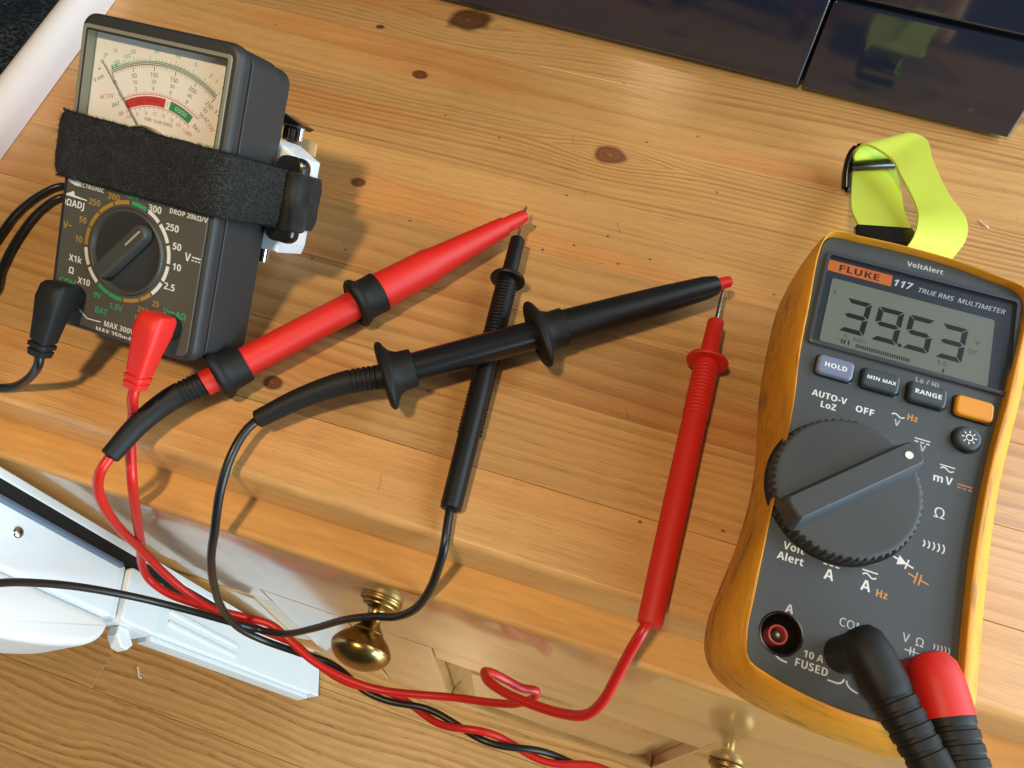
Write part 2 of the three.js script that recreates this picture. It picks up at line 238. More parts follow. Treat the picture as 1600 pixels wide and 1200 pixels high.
{
  const R = rng(3); const cuts = { 3: [0.31], 6: [0.26] };
  for (let b = 0; b < seams.length - 1; b++) {
    const xs = [-0.372, ...(cuts[b] || []), 0.455];
    for (let k = 0; k < xs.length - 1; k++) wpart('top_board', boardGeo(xs[k] + 0.0001, xs[k + 1] - 0.0001, seams[b] - 0.0001, seams[b + 1] + 0.0001, -0.00025 * R(), 0.0245, b === 0 ? 0.003 : 0.00018), mats.pine, chest);
  }
  const uvm = (g, s = 2.2, ax = 'xy', o = 0) => { const p = g.attributes.position, uv = g.attributes.uv; for (let i = 0; i < p.count; i++) uv.setXY(i, p.getX(i) * 1.3 + o, (ax === 'xy' ? p.getY(i) - p.getZ(i) : p.getZ(i) - p.getY(i)) * s + o); return g; };
  const uvv = (g, o = 0) => { const p = g.attributes.position, uv = g.attributes.uv; for (let i = 0; i < p.count; i++) uv.setXY(i, p.getY(i) * 1.3 + o, p.getX(i) * 2.4 + o); return g; };
  wpart('front_rail', uvm(box(-0.36, 0.44, -0.0315, -0.0252, -0.45, FZ + 0.0012, 0.0022), 2.2, 'xy', 0.2), mats.rail, chest);
  wpart('case', uvm(box(-0.352, 0.432, FLOOR + 0.03, -0.0318, -0.46, FZ - 0.019, 0.001)), mats.front, chest);
  const df = wpart('drawer_front', uvm(box(-0.352, 0.432, -0.142, -0.0318, FZ - 0.0185, FZ, 0.0015), 1.7, 'xy', 0.37), mats.front, chest);
  // lower doors: stiles, rails and sunk panels
  const dB = FLOOR + 0.026, dT = -0.1445;
  const door = (x0, x1, o) => {
    const d = wpart('door', uvv(box(x0, x0 + 0.05, dB, dT, FZ - 0.0185, FZ - 0.0005, 0.0012), o), mats.front, chest);
    wpart('stile', uvv(box(x1 - 0.05, x1, dB, dT, FZ - 0.0185, FZ - 0.0005, 0.0012), o + 0.3), mats.front, d, chest);
    wpart('rail', uvm(box(x0 + 0.0502, x1 - 0.0502, dB, dB + 0.014, FZ - 0.0185, FZ - 0.0007, 0.0012), 2, 'xy', o), mats.front, d, chest);
    wpart('rail', uvm(box(x0 + 0.0502, x1 - 0.0502, dT - 0.03, dT, FZ - 0.0185, FZ - 0.0007, 0.0012), 2, 'xy', o + 0.5), mats.front, d, chest);
    const px0 = x0 + 0.0504, px1 = x1 - 0.0504, py0 = dB + 0.0142, py1 = dT - 0.0302, sl = 0.02;
    const ring = (i, z) => [[px0 + i, py0 + i, z], [px1 - i, py0 + i, z], [px1 - i, py1 - i, z], [px0 + i, py1 - i, z]];
    const g = crease(loft([ring(0, FZ - 0.016), ring(0, FZ - 0.009), ring(sl, FZ - 0.003), ring(sl + 0.0005, FZ - 0.0022)]), 0.2); wpart('panel', uvv(g, o + 0.15), mats.front, d, chest);
  };
  door(-0.3515, -0.1125, 0.1); door(-0.1105, 0.1445, 0.45); door(0.1465, 0.431, 0.8);
  wpart('plinth', uvm(box(-0.345, 0.425, FLOOR + 0.0005, FLOOR + 0.0255, -0.45, FZ - 0.004, 0.001), 2, 'xy', 0.6), mats.front, chest);
  // turned brass knobs
  const knob = (x, y) => {
    const prof = [[0, 0], [0.0072, 0], [0.0078, 0.0006], [0.0078, 0.0018], [0.0066, 0.0026], [0.0062, 0.0034], [0.0040, 0.0042], [0.0031, 0.006], [0.0029, 0.0088], [0.0036, 0.0105], [0.0048, 0.0118], [0.0056, 0.0126], [0.0058, 0.0133], [0.0064, 0.0138], [0.0088, 0.0158], [0.0106, 0.0182], [0.0110, 0.0196], [0.0106, 0.0214], [0.0092, 0.0236], [0.0064, 0.0256], [0.003, 0.0267], [0, 0.027]].map(([a, b]) => new THREE.Vector2(a, b));
    const g = new THREE.LatheGeometry(new THREE.SplineCurve(prof).getPoints(110), 72); g.scale(1.22, 1.16, 1.22); g.rotateX(Math.PI / 2); g.translate(x, y, FZ + 0.0001); wpart('knob', g, mats.brass, chest);
  };
  knob(-0.0766, -0.0617); knob(0.112, -0.19); knob(-0.335, -0.0617);
}

// ---------------------------------------------------------------- white rail at the left end
{
  const a = Math.atan2(-0.0205, -0.1234), L = 0.5, c = [-0.3620, 0.0003, -0.30];
  const rl = thing('white_rail', 'white painted rounded rail lying across the left end of the planked top', 'rail', c);
  const sec = []; for (let i = 0; i <= 24; i++) { const t = i / 24 * Math.PI; sec.push([-0.0095 * Math.cos(t), 0.0045 + 0.0125 * Math.pow(Math.sin(t), 0.85)]); } sec.push([0.0095, 0], [-0.0095, 0]);
  const s = new THREE.Shape(sec.map(([x, y]) => new THREE.Vector2(x, y))); const g = new THREE.ExtrudeGeometry(s, { depth: L, bevelEnabled: false, curveSegments: 8 }); g.translate(0, 0, -L / 2); g.rotateY(a + Math.PI); part('bar', crease(g, 1.1), mats.whitePaint, rl);
  const t = box(-0.0125, -0.0097, 0.0002, 0.0085, -L / 2, L / 2, 0.0006); t.rotateY(a + Math.PI); part('black_strip', t, mats.blackGloss, rl);  // narrow black strip along the outer side of the rail
}

// ---------------------------------------------------------------- black lacquered cabinet at the back
{
  const cab = thing('black_cabinet', 'glossy black lacquered cabinet with drawer fronts standing at the back of the top', 'cabinet', [0.162, 0.0004, -0.3834]); cab.rotation.y = -0.06;
  const lean = 0.2, tn = Math.tan(lean);                                        // the front leans back a little
  const sec = [[-0.0125, 0], [-0.0125 - 0.3 * tn, 0.3], [-0.3, 0.3], [-0.3, 0]], g = new THREE.ExtrudeGeometry(new THREE.Shape(sec.map(([z, y]) => new THREE.Vector2(-z, y))), { depth: 0.664, bevelEnabled: false }); g.rotateY(Math.PI / 2); g.translate(-0.664, 0, 0); part('body', g, mats.lacquerEdge, cab);
  for (const [x0, x1, y0, y1] of [[-0.39, -0.1132, 0.0006, 0.0475], [-0.1118, 0, 0.0006, 0.0475], [-0.39, -0.1132, 0.0498, 0.14], [-0.1118, 0, 0.0498, 0.14], [-0.664, -0.3914, 0.0006, 0.14]]) { const f = box(x0, x1, y0, y1, -0.0115, 0, 0.0016); f.rotateX(-lean); f.translate(0, 0.0024, 0); part('drawer_front', f, mats.lacquer, cab); }
}

// ---------------------------------------------------------------- white appliance leaning against the front
{
  const A = V([-0.1841, -0.33, -0.064]), el = V([-0.2281, 0.9735, 0.0132]), ew = V([0.4065, 0.0829, 0.9099]), en = V([0.8847, 0.2129, -0.4147]);
  const M = new THREE.Matrix4().makeBasis(ew, en, el);   // local x: across, y: out of the face, z: up along it
  const o = new THREE.Vector3(0, 0, 0).copy(A);
  const ap = thing('white_appliance', 'white plastic appliance standing upright on the floor against the chest front', 'appliance', [o.x, o.y, o.z]);
  ap.quaternion.setFromRotationMatrix(M);
  const P = (l, w) => [w / 1000, l / 1000];                                  // (along, across) in mm
  const up = (w0, w1, l0, l1, r) => rr(w0 / 1000, l0 / 1000, w1 / 1000, l1 / 1000, r);
  const body = part('side_panel', extr(up(8.6, 37.4, 214, 420, 0.002), -0.03, 0, 0.0012), mats.whiteShell, ap);
  part('edge_strip', extr(up(8.9, 11.6, 215, 420, 0.0006), -0.001, 0.0022, 0.0008), std('slate', [0.11, 0.15, 0.21], 0.35), ap);
  part('dark_slot', extr(up(0.9, 8.5, 96, 420, 0.0004), -0.03, -0.0004, 0), std('slotBlack', [0.004, 0.004, 0.005], 0.75), ap);
  part('back_rim', extr(up(-4, 0.8, -24, 420, 0.0012), -0.03, 0.0, 0.0008), mats.whiteShell, ap);
  const sc = part('screw', new THREE.LatheGeometry([[0, 0.0016], [0.001, 0.0015], [0.0022, 0.0011], [0.0027, 0.0003], [0.0028, 0]].map(([a, b]) => new THREE.Vector2(a, b)), 24), mats.steel, ap); sc.position.set(0.0201, 0, 0.2845);
  const sl = part('cross_slot', mergeGeometries([box(-0.0012, 0.0012, 0.0012, 0.00165, -0.00028, 0.00028, 0), box(-0.00028, 0.00028, 0.0012, 0.0016, -0.0012, 0.0012, 0)]), mats.blackGloss, sc); sl.rotation.y = 0.6;
  part('joint_collar', extr(up(8.6, 37.6, 178, 209, 0.0025), -0.012, 0.0022, 0.001), mats.whiteShell, ap);
  part('joint_lip', extr(up(8.6, 36.5, 209.4, 213.6, 0.0008), -0.012, -0.0012, 0.0005), mats.whitePlastic, ap);
  const lower = part('lower_panel', extr([P(178, 8.4), P(178, 36.2), P(-22, 27.5), P(-22, 1), P(96, 0.9), P(96, 8.4)], -0.010, 0.0004, 0.0012), mats.whiteShell, ap);
  for (const w of [19, 25.5]) part('ridge', extr(up(w, w + 2.6, 92, 168, 0.001), 0.0002, 0.0013, 0.0005), mats.whiteShell, ap);
  part('lower_edge', extr([P(177, 36.4), P(177, 39.2), P(-23, 30.4), P(-23, 27.7)], -0.011, -0.002, 0.0008), mats.whitePlastic, ap);
  // rounded front cover
  const cov = [P(420, 37.6), P(217, 37.6), ...new THREE.CatmullRomCurve3([[214, 38.5], [212.5, 42], [215, 47.5], [222, 52.5], [235, 56.8], [262, 62], [300, 66], [420, 70]].map(([l, w]) => new THREE.Vector3(w / 1000, 0, l / 1000)), false, 'centripetal').getPoints(48).map((p) => [p.x, p.z])];
  part('front_cover', extr(cov, -0.03, -0.0015, 0.004, [], 5), mats.creamShell, ap);
  part('clip', extr([P(203, 38), P(196, 38), P(190, 45), P(194, 48.5), P(199, 48), P(204, 43)], -0.009, -0.0025, 0.0008), mats.whitePlastic, ap);
  part('foot', box(0.004, 0.026, -0.0098, 0.0, -0.0392, -0.018, 0.001), mats.whiteShell, ap);
}

// ---------------------------------------------------------------- analog multimeter, propped up
const meter = thing('analog_multimeter', 'dark grey analog multimeter with needle scale, propped up at a slant', 'multimeter', [-0.1934, 0.028, -0.1104]);
{
  const R = new THREE.Matrix4().set(0.9987, -0.0516, -0.0028, 0, 0.0367, 0.7479, -0.6628, 0, 0.0363, 0.6618, 0.7488, 0, 0, 0, 0, 1); meter.quaternion.setFromRotationMatrix(R); meter.quaternion.normalize();
}
const mm = (a) => a.map(([x, z]) => [x / 1000, z / 1000]);
{
  const out = mm(rr(-34.5, -118, 34.5, 0.5, 6)), win = mm(rr(-33, -113.5, 30.8, -61, 1.6, 3));
  const body = part('body', extr(mm(rr(-33.8, -117, 33.8, -0.4, 6)), -0.0335, -0.0062, 0.0014), mats.meterPlastic, meter);
  part('seam_band', extr(mm(rr(-34.1, -117.6, 34.1, 0.1, 6)), -0.024, -0.0065, 0.0006), mats.meterPlastic, meter);
  // front shell, open where the scale sits
  const bez = part('front_shell', extr(out, -0.0061, 0.0008, 0.0022, [win]), mats.meterPlastic, meter);
  // printed face
  const face = canvasTex(960, 868, (g, W, H) => {
    const k = W / 68.6, px = (u) => (u + 34.3) * k, py = (v) => (v + 61.6) * k; g.fillStyle = '#4d4a41'; g.fillRect(0, 0, W, H);
    const R2 = rng(9); for (let i = 0; i < 26000; i++) { g.fillStyle = R2() < 0.5 ? 'rgba(0,0,0,0.10)' : 'rgba(150,140,110,0.06)'; g.fillRect(R2() * W, R2() * H, 2, 2); }
    const T = (t, u, v, s, c = '#dcdad2', rot = 0, w = 'bold', al = 'center') => { g.save(); g.translate(px(u), py(v)); g.rotate(rot); g.fillStyle = c; g.font = `${w} ${s * k}px sans-serif`; g.textAlign = al; g.textBaseline = 'middle'; g.fillText(t, 0, 0); g.restore(); };
    const G = '#2f9a63', O = '#a87f33', Wt = '#dcdad2', cx = -1, cy = -35;
    const arc = (a0, a1, c) => { g.strokeStyle = c; g.lineWidth = 1.5 * k; g.beginPath(); g.arc(px(cx), py(cy), 18.6 * k, a0 * Math.PI / 180, a1 * Math.PI / 180); g.stroke(); };
    arc(-68, -50, Wt); arc(-47, -24, Wt); arc(-21, 0, Wt); arc(3, 22, Wt); arc(25, 44, Wt); arc(-92, -72, G); arc(46, 62, O); arc(64, 86, O); arc(88, 106, G); arc(107, 125, G); arc(128, 148, Wt); arc(151, 172, Wt); arc(175, 196, O); arc(198, 218, O); arc(220, 242, O); arc(244, 264, O);
    T('300', 8.5, -53.6, 3.6); T('250', 17, -48.6, 3.6); T('50', 20.2, -42.2, 3.6); T('10', 21.4, -34.7, 3.6); T('2.5', 19.6, -26.6, 3.6);
    T('V', 25.4, -39.6, 4.2); g.strokeStyle = Wt; g.lineWidth = 0.5 * k; g.beginPath(); g.moveTo(px(27.2), py(-40)); g.lineTo(px(31), py(-40)); g.stroke(); g.setLineDash([0.9 * k, 0.5 * k]); g.beginPath(); g.moveTo(px(27.2), py(-38.8)); g.lineTo(px(31), py(-38.8)); g.stroke(); g.setLineDash([]);
    T('X1k', -23.6, -26.6, 3.4); T('Ω', -24.8, -21.8, 3.6); T('X10', -18.4, -18.8, 3.4);
    T('250', -18.2, -50, 3.3, O); T('300', -10, -54, 3.3, O); T('OFF', -1.6, -56.2, 3.2, G); T('50', -22.4, -42.2, 3.3, O); T('10', -23.2, -34.6, 3.3, O); T('V~', -29, -38.7, 3.6, O);
    T('9V', -11.5, -15.2, 3.1, G); T('1.5V', -2.6, -12.8, 3.1, G); T('BAT', -8.9, -9.6, 3.3, G); T('25', 14.8, -18.6, 3, O); T('250', 9.6, -14.8, 3, O); T('mA', 8.8, -11.7, 3, O);
    T('COM', -25.8, -16.9, 3.6, G); T('VmAΩ', 23.6, -17, 3.5, G); T('MAX 300V~', 0.9, -5.2, 3.0); T('MAX 250mA/25', 0.4, -2.0, 3.0);
    T('0ΩADJ', -27.6, -47.4, 3.6); T('ELECTRONIC', -21.5, -55.2, 2.3); T('DROP 20kΩ/V', 23, -54.7, 2.6);
    g.fillStyle = Wt; g.beginPath(); g.moveTo(px(-32.4), py(-49.9)); g.lineTo(px(-28), py(-52.2)); g.lineTo(px(-27.4), py(-50.6)); g.lineTo(px(-21.6), py(-50.1)); g.lineTo(px(-21.6), py(-49.7)); g.closePath(); g.fill();
    g.lineWidth = 2.2 * k; g.lineCap = 'round'; g.strokeStyle = Wt; g.beginPath(); g.moveTo(px(-32.5), py(-59)); g.quadraticCurveTo(px(-32), py(-56), px(-26.6), py(-55.4)); g.stroke();
    g.lineWidth = 0.45 * k; g.beginPath(); g.moveTo(px(-19.8), py(-8.2)); g.lineTo(px(-14.8), py(-5)); g.lineTo(px(-8.6), py(-5.2)); g.moveTo(px(10.5), py(-5.2)); g.lineTo(px(16), py(-5.2)); g.lineTo(px(20), py(-8)); g.stroke();
  });
  const fp = planUV(extr(mm(rr(-31.6, -59.6, 31.4, -1.6, 3.6)), 0.0007, 0.0012, 0.0002, [mm(circ(-1, -35, 16.9, 48))], 1), -0.0343, 0.0343, -0.0616, 0.0004);
  part('printed_face', fp, new THREE.MeshPhysicalMaterial({ map: face, roughness: 0.5, bumpMap: gr(8, 8), bumpScale: 0.00004 }), meter);
  // scale card behind the clear window
  const card = canvasTex(1024, 896, (g, W, H) => {
    const k = W / 64, px = (u) => (u + 33) * k, py = (v) => (v + 114) * k; g.fillStyle = '#f1ece2'; g.fillRect(0, 0, W, H);
    const G = '#3d9c6c', B = '#3a3a36', Rd = '#c8463c', cx = -0.5, cy = -63.5;
    const T = (t, u, v, s, c = B, rot = 0, w = '') => { g.save(); g.translate(px(u), py(v)); g.rotate(rot); g.fillStyle = c; g.font = `${w} ${s * k}px sans-serif`; g.textAlign = 'center'; g.textBaseline = 'middle'; g.fillText(t, 0, 0); g.restore(); };
    const pol = (r, a) => [cx + r * Math.sin(a), cy - r * Math.cos(a)], arc = (r, a0, a1, c, lw) => { g.strokeStyle = c; g.lineWidth = lw * k; g.beginPath(); g.arc(px(cx), py(cy), r * k, a0 - Math.PI / 2, a1 - Math.PI / 2); g.stroke(); };
    const A0 = -0.565, A1 = 0.585, tick = (r0, r1, a, c, lw) => { const p = pol(r0, a), q = pol(r1, a); g.strokeStyle = c; g.lineWidth = lw * k; g.beginPath(); g.moveTo(px(p[0]), py(p[1])); g.lineTo(px(q[0]), py(q[1])); g.stroke(); };
    arc(42.2, A0, A1, '#8a8a84', 0.5); arc(42.8, A0, A1, G, 0.3); arc(41.6, A0, A1, B, 0.25);
    for (let i = 0; i <= 50; i++) tick(41.6, i % 10 ? (i % 5 ? 40.5 : 40.1) : 39.4, A0 + (A1 - A0) * i / 50, B, i % 10 ? 0.14 : 0.26);
    const ohm = (x) => A1 - (A1 - A0) * x / (x + 14); for (const [lo, hi, st] of [[0, 5, 0.5], [5, 10, 1], [10, 20, 2], [20, 50, 5], [50, 100, 10], [100, 300, 20], [300, 1200, 100]]) for (let x = lo; x < hi; x += st) tick(42.9, Math.abs(x / st % 5) < 1e-6 ? 44.6 : 43.9, ohm(x), G, 0.16);
    for (const [t, x] of [['0', 0], ['1', 1], ['2', 2], ['5', 5], ['10', 10], ['20', 20], ['50', 50]]) { const p = pol(46.5, ohm(x)); T(t, p[0], p[1], 2.1, G, ohm(x)); }
    for (const [t, u, v] of [['100', -17.2, -105.6], ['200', -21.4, -102.6], ['1K', -22.6, -106.6], ['2K', -26.6, -104.4], ['5K', -27.6, -102]]) T(t, u, v, 1.9, G, -0.45);
    T('Ω', 26.3, -96.6, 2.2, G, 0.6); T('∞', -28.6, -99, 2.2, B, -0.5);
    [['0', '0', '0'], ['50', '10', '2'], ['100', '20', '4'], ['150', '30', '6'], ['200', '40', '8'], ['250', '50', '10']].forEach((c3, i) => { const a = A0 + (A1 - A0) * i / 5; c3.forEach((t, j) => { const p = pol(38.0 - j * 2.4, a); T(t, p[0], p[1], j ? 1.9 : 2.2, B, a); }); });
    T('V.mA', -28.4, -95.6, 2.1, B, -0.55); T('V.mA', 25.4, -92.6, 2.1, B, 0.6);
    arc(31.0, A0, A1, Rd, 0.22); for (let i = 0; i <= 50; i++) tick(31.0, i % 5 ? 31.9 : 32.4, A0 + (A1 - A0) * i / 50, Rd, 0.15);
    arc(28.7, -0.52, 0.085, '#c42f26', 3.3); arc(28.7, 0.16, 0.52, '#2f8a57', 3.3); T('?', cx + 28.7 * Math.sin(0.12), cy - 28.7 * Math.cos(0.12), 2, '#b0392f');
    for (const a of [-0.3, -0.1]) T('REPLACE'.slice(0, a < -0.2 ? 4 : 7), cx + 28.7 * Math.sin(a), cy - 28.7 * Math.cos(a), 1.6, '#8a1f1a', a); T('GOOD', cx + 28.7 * Math.sin(0.34), cy - 28.7 * Math.cos(0.34), 2, '#bfe3cb', 0.34);
    arc(26.6, -0.55, 0.55, Rd, 0.22); for (let i = 0; i <= 14; i++) tick(26.6, 25.5, -0.55 + 1.1 * i / 14, Rd, 0.18);
    ['-10', '0', '8', '12', '16', '18', '20', '+22'].forEach((t, i) => { const a = -0.55 + 1.1 * Math.pow(i / 7, 0.95), p = pol(24.2, a); T(t, p[0], p[1], 1.8, Rd, a); });
    T('AC10V', -23.8, -89.8, 2.2, Rd, -0.28); T('AC10V', 21.6, -88.6, 2.2, Rd, 0.75); T('BAT', -19.3, -87.6, 2.1, B, -0.45); T('BAT', 16.6, -86, 2.1, B, 0.7); T('dB', -16.6, -84.8, 2, Rd, -0.4); T('dB', 14, -83.6, 2, Rd, 0.6); T('0dB: 1mW 600Ω', 0.2, -85.0, 1.7, B, 0.02); T('DC 10kΩ/V', 22.6, -80.6, 1.8, B);
  });
  const cg = planUV(extr(mm(rr(-32.6, -113.2, 30.4, -61.2, 1, 3)), -0.0049, -0.0042, 0), -0.033, 0.031, -0.114, -0.058);
  part('dial_card', cg, new THREE.MeshPhysicalMaterial({ map: card, roughness: 0.6 }), meter);
  const nF = axisFrame([-0.0262, -0.0026, -0.1018], [-0.0015, -0.0026, -0.0755]); part('needle', oval(nF, [[0, 0.00018, 0.0001], [0.034, 0.00028, 0.00018], [0.036, 0.0003, 0.0002]], 8), std('needleBlack', [0.16, 0.14, 0.11], 0.3, { metalness: 0.6 }), meter);
  const hub = part('needle_cover', extr(mm(circ(-3.2, -70, 11.8, 48)), -0.0041, -0.0012, 0.0012), std('darkCover', [0.05, 0.045, 0.035], 0.35), meter);
  part('hub_rim', crease(loft([0, 1, 2, 3].map((q) => circ(-3.2, -70, [12.6, 12.6, 11.9, 11.9][q], 48).map(([x, z]) => [x / 1000, [-0.0041, -0.0014, -0.0008, -0.0041][q], z / 1000])), false), 0.5), std('paleTrim', [0.5, 0.47, 0.4], 0.25, { metalness: 0.7 }), hub);
  part('window_rim', extr(mm(rr(-33, -113.5, 30.8, -61, 1.6, 3)), -0.0041, 0.0012, 0.0003, [mm(rr(-31.6, -112.4, 29.6, -62, 1.2, 3))], 1), std('oliveClear', [0.24, 0.22, 0.15], 0.18, { clearcoat: 0.5 }), meter);
  part('window', extr(mm(rr(-31.5, -112.3, 29.5, -62.1, 1.2, 3)), 0.0003, 0.0011, 0.0003, [], 1), mats.clear, meter);
  // rotary selector, sunk in a dished seat
  const k = part('selector_knob', new THREE.LatheGeometry([[0, -0.0012], [0.0122, -0.0012], [0.0142, 0.0002], [0.0150, 0.0022], [0.0160, 0.0026], [0.0166, 0.0018], [0.0168, -0.002]].map(([a, b]) => new THREE.Vector2(a, b)), 64), mats.meterKnob, meter); k.position.set(-0.001, 0, -0.035);
  const a = Math.atan2(24, 20), hl = 0.0146, hw = 0.0033; const hs = []; for (const s of [1, -1]) for (let i = 0; i <= 8; i++) { const t = (s > 0 ? -0.5 : 0.5) * Math.PI + i / 8 * Math.PI; hs.push([s * (hl - hw) + hw * Math.cos(t), hw * Math.sin(t)]); }
  const h = part('pointer_bar', extr(hs, -0.0014, 0.0056, 0.0011), mats.meterKnob, k); h.rotation.y = a - 0.0; 
  const ln = part('pointer_line', extr(mm(rr(4, -0.35, 12.6, 0.35, 0.2, 2)), 0.00558, 0.0057, 0), std('ivory', [0.35, 0.33, 0.2], 0.5), k); ln.rotation.y = a;
}

// ---------------------------------------------------------------- white bracket behind it
const mw = (u, y, v) => { const p = new THREE.Vector3(u / 1000, y / 1000, v / 1000); meter.updateMatrixWorld(true); return meter.localToWorld(p); };
const brk = thing('white_bracket', 'white plastic bracket with black lever and chrome pins strapped behind the analog meter', 'bracket', meter.position.toArray()); brk.quaternion.copy(meter.quaternion);
{
  const b = part('block', extr(mm([[-20, -90], [24, -91.5], [30, -91], [40.5, -86], [40.5, -50], [39.5, -46], [-20, -45]]), -0.056, -0.0342, 0.0015), mats.whitePlastic, brk);
  part('back_leg', extr(mm(rr(-16, -74, 16, -46, 2)), -0.0735, -0.0562, 0.001), mats.whitePlastic, brk);
  const lev = part('lever', extr(mm([[-4, -103], [14, -104], [24, -102.5], [34, -99], [32, -97.6], [24, -97.6], [10, -97], [-4, -97]]), -0.058, -0.046, 0.0014), mats.clipBlack, brk);
  part('lever_post', extr(mm(rr(10, -97, 15, -91, 0.6)), -0.056, -0.048, 0.0005), mats.clipBlack, lev);
  part('lever_post', extr(mm(rr(24.5, -97.6, 27.5, -92, 0.6)), -0.056, -0.048, 0.0005), mats.clipBlack, lev);
  for (const [u, v] of [[20, -95], [30.5, -95.8]]) { const g = new THREE.CylinderGeometry(0.0022, 0.0022, 0.006, 20); g.rotateX(Math.PI / 2); g.translate(u / 1000, -0.051, v / 1000); part('pin', g, mats.chrome, brk); }
  { const g = new THREE.CylinderGeometry(0.0024, 0.0024, 0.008, 20); g.rotateX(Math.PI / 2); g.translate(0.027, -0.046, -0.0435); part('pin', g, mats.chrome, brk); }
  part('pad', extr(mm([[22, -93.5], [33, -94.5], [36.5, -93.5], [36.5, -88], [22, -90]]), -0.0575, -0.0563, 0.0003), mats.beige, brk);
}

// ---------------------------------------------------------------- hook-and-loop strap round both
const strap = thing('hook_and_loop_strap', 'fuzzy black hook-and-loop strap wrapped round the analog meter', 'strap', meter.position.toArray()); strap.quaternion.copy(meter.quaternion);
{
  // path round the bodies in the (u, y) plane, top and bottom edge along v
  const path = [[-20, -57.5], [-32, -50], [-36, -34], [-36.5, -16], [-37.4, -4], [-36, 1.5], [-32, 3.6], [-20, 3.2], [0, 3.0], [20, 3.0], [31, 2.9], [36, 1.0], [37.6, -5], [38.6, -14], [40.5, -24], [43.5, -30], [44.5, -36], [43, -44], [41.6, -56]].map(([u, y]) => new THREE.Vector3(u, y, 0));
  const c = new THREE.CatmullRomCurve3(path, false, 'centripetal'), n = 150, R = rng(4), rings = [];
  const pos = [], uv = [], idx = []; const m = 14;
  for (let i = 0; i <= n; i++) { const t = i / n, p = c.getPointAt(t), q = c.getTangentAt(t), nx = -q.y, ny = q.x; const v0 = -82 + 2.6 * t + 0.7 * (vn(t * 40, 3) - 0.5), v1 = -56.8 + 0.6 * (vn(t * 40, 9) - 0.5);
    for (let j = 0; j <= m; j++) { const e = Math.abs(j / m * 2 - 1), b = 1.5 * (1 - Math.pow(e, 6)) + 0.5 * (fbm(t * 60, j / m * 14, 3) - 0.5); pos.push((p.x + nx * b) / 1000, (p.y + ny * b) / 1000, (v0 + (v1 - v0) * j / m) / 1000); uv.push(t * 2.6, j / m * 0.62); } }
  for (let i = 0; i < n; i++) for (let j = 0; j < m; j++) { const a = i * (m + 1) + j; idx.push(a, a + m + 1, a + 1, a + 1, a + m + 1, a + m + 2); }
  const g = new THREE.BufferGeometry(); g.setAttribute('position', new THREE.Float32BufferAttribute(pos, 3)); g.setAttribute('uv', new THREE.Float32BufferAttribute(uv, 2)); g.setIndex(idx); g.computeVertexNormals();
  // backing layer so that the band has thickness
  const pos2 = [], uv2 = []; for (let i = 0; i <= n; i++) { const t = i / n, p = c.getPointAt(t), v0 = -82 + 2.6 * t, v1 = -56.8; for (const v of [v0, v1]) { pos2.push(p.x / 1000, p.y / 1000, v / 1000); uv2.push(t * 9, v); } }
  const idx2 = []; for (let i = 0; i < n; i++) { const a = i * 2; idx2.push(a, a + 1, a + 2, a + 1, a + 3, a + 2); }
  const g2 = new THREE.BufferGeometry(); g2.setAttribute('position', new THREE.Float32BufferAttribute(pos2, 3)); g2.setAttribute('uv', new THREE.Float32BufferAttribute(uv2, 2)); g2.setIndex(idx2); g2.computeVertexNormals();
  part('loop_band', g, mats.velcro, strap); part('backing', g2, mats.velcroBack, strap);
  // fibres standing out of the pile
  const hair = new THREE.ConeGeometry(0.00006, 0.0014, 3, 1); hair.translate(0, 0.0006, 0); const N = 16000, im = new THREE.InstancedMesh(hair, mats.velcroBack, N), d = new THREE.Object3D(); im.name = 'pile'; im.userData.kind = 'stuff';
  for (let k = 0; k < N; k++) { const t = 0.12 + 0.8 * R(), p = c.getPointAt(t), q = c.getTangentAt(t), w = R(), edge = R() < 0.3, f = edge ? (R() < 0.5 ? 0.01 : 0.99) : w; const e = Math.abs(f * 2 - 1), b = 1.3 * (1 - Math.pow(e, 6)); const v0 = -82 + 2.6 * t; d.position.set((p.x - q.y * b) / 1000, (p.y + q.x * b) / 1000, (v0 + (-56.8 - v0) * f) / 1000); const dir = new THREE.Vector3(-q.y + (R() - 0.5) * 1.6, q.x + (R() - 0.5) * 1.6, (f - 0.5) * 2 * (edge ? 1.4 : 0.4) + (R() - 0.5)).normalize(); d.quaternion.setFromUnitVectors(new THREE.Vector3(0, 1, 0), dir); d.scale.setScalar(0.5 + 0.7 * R()); d.updateMatrix(); im.setMatrixAt(k, d.matrix); }
  im.castShadow = true; strap.add(im);
  // slotted buckle at the right-hand side
  const bk = part('buckle', extr(mm(rr(36, -85.5, 49.5, -51, 4)), -0.034, -0.028, 0.002, [mm(rr(39.5, -80, 46, -56, 1.5))]), mats.clipBlack, strap);
  part('strap_fold', crease(extr(mm(rr(43.2, -79.6, 50.5, -56.2, 1.6)), -0.036, -0.0255, 0.002), 0.6), mats.velcro, strap);
}

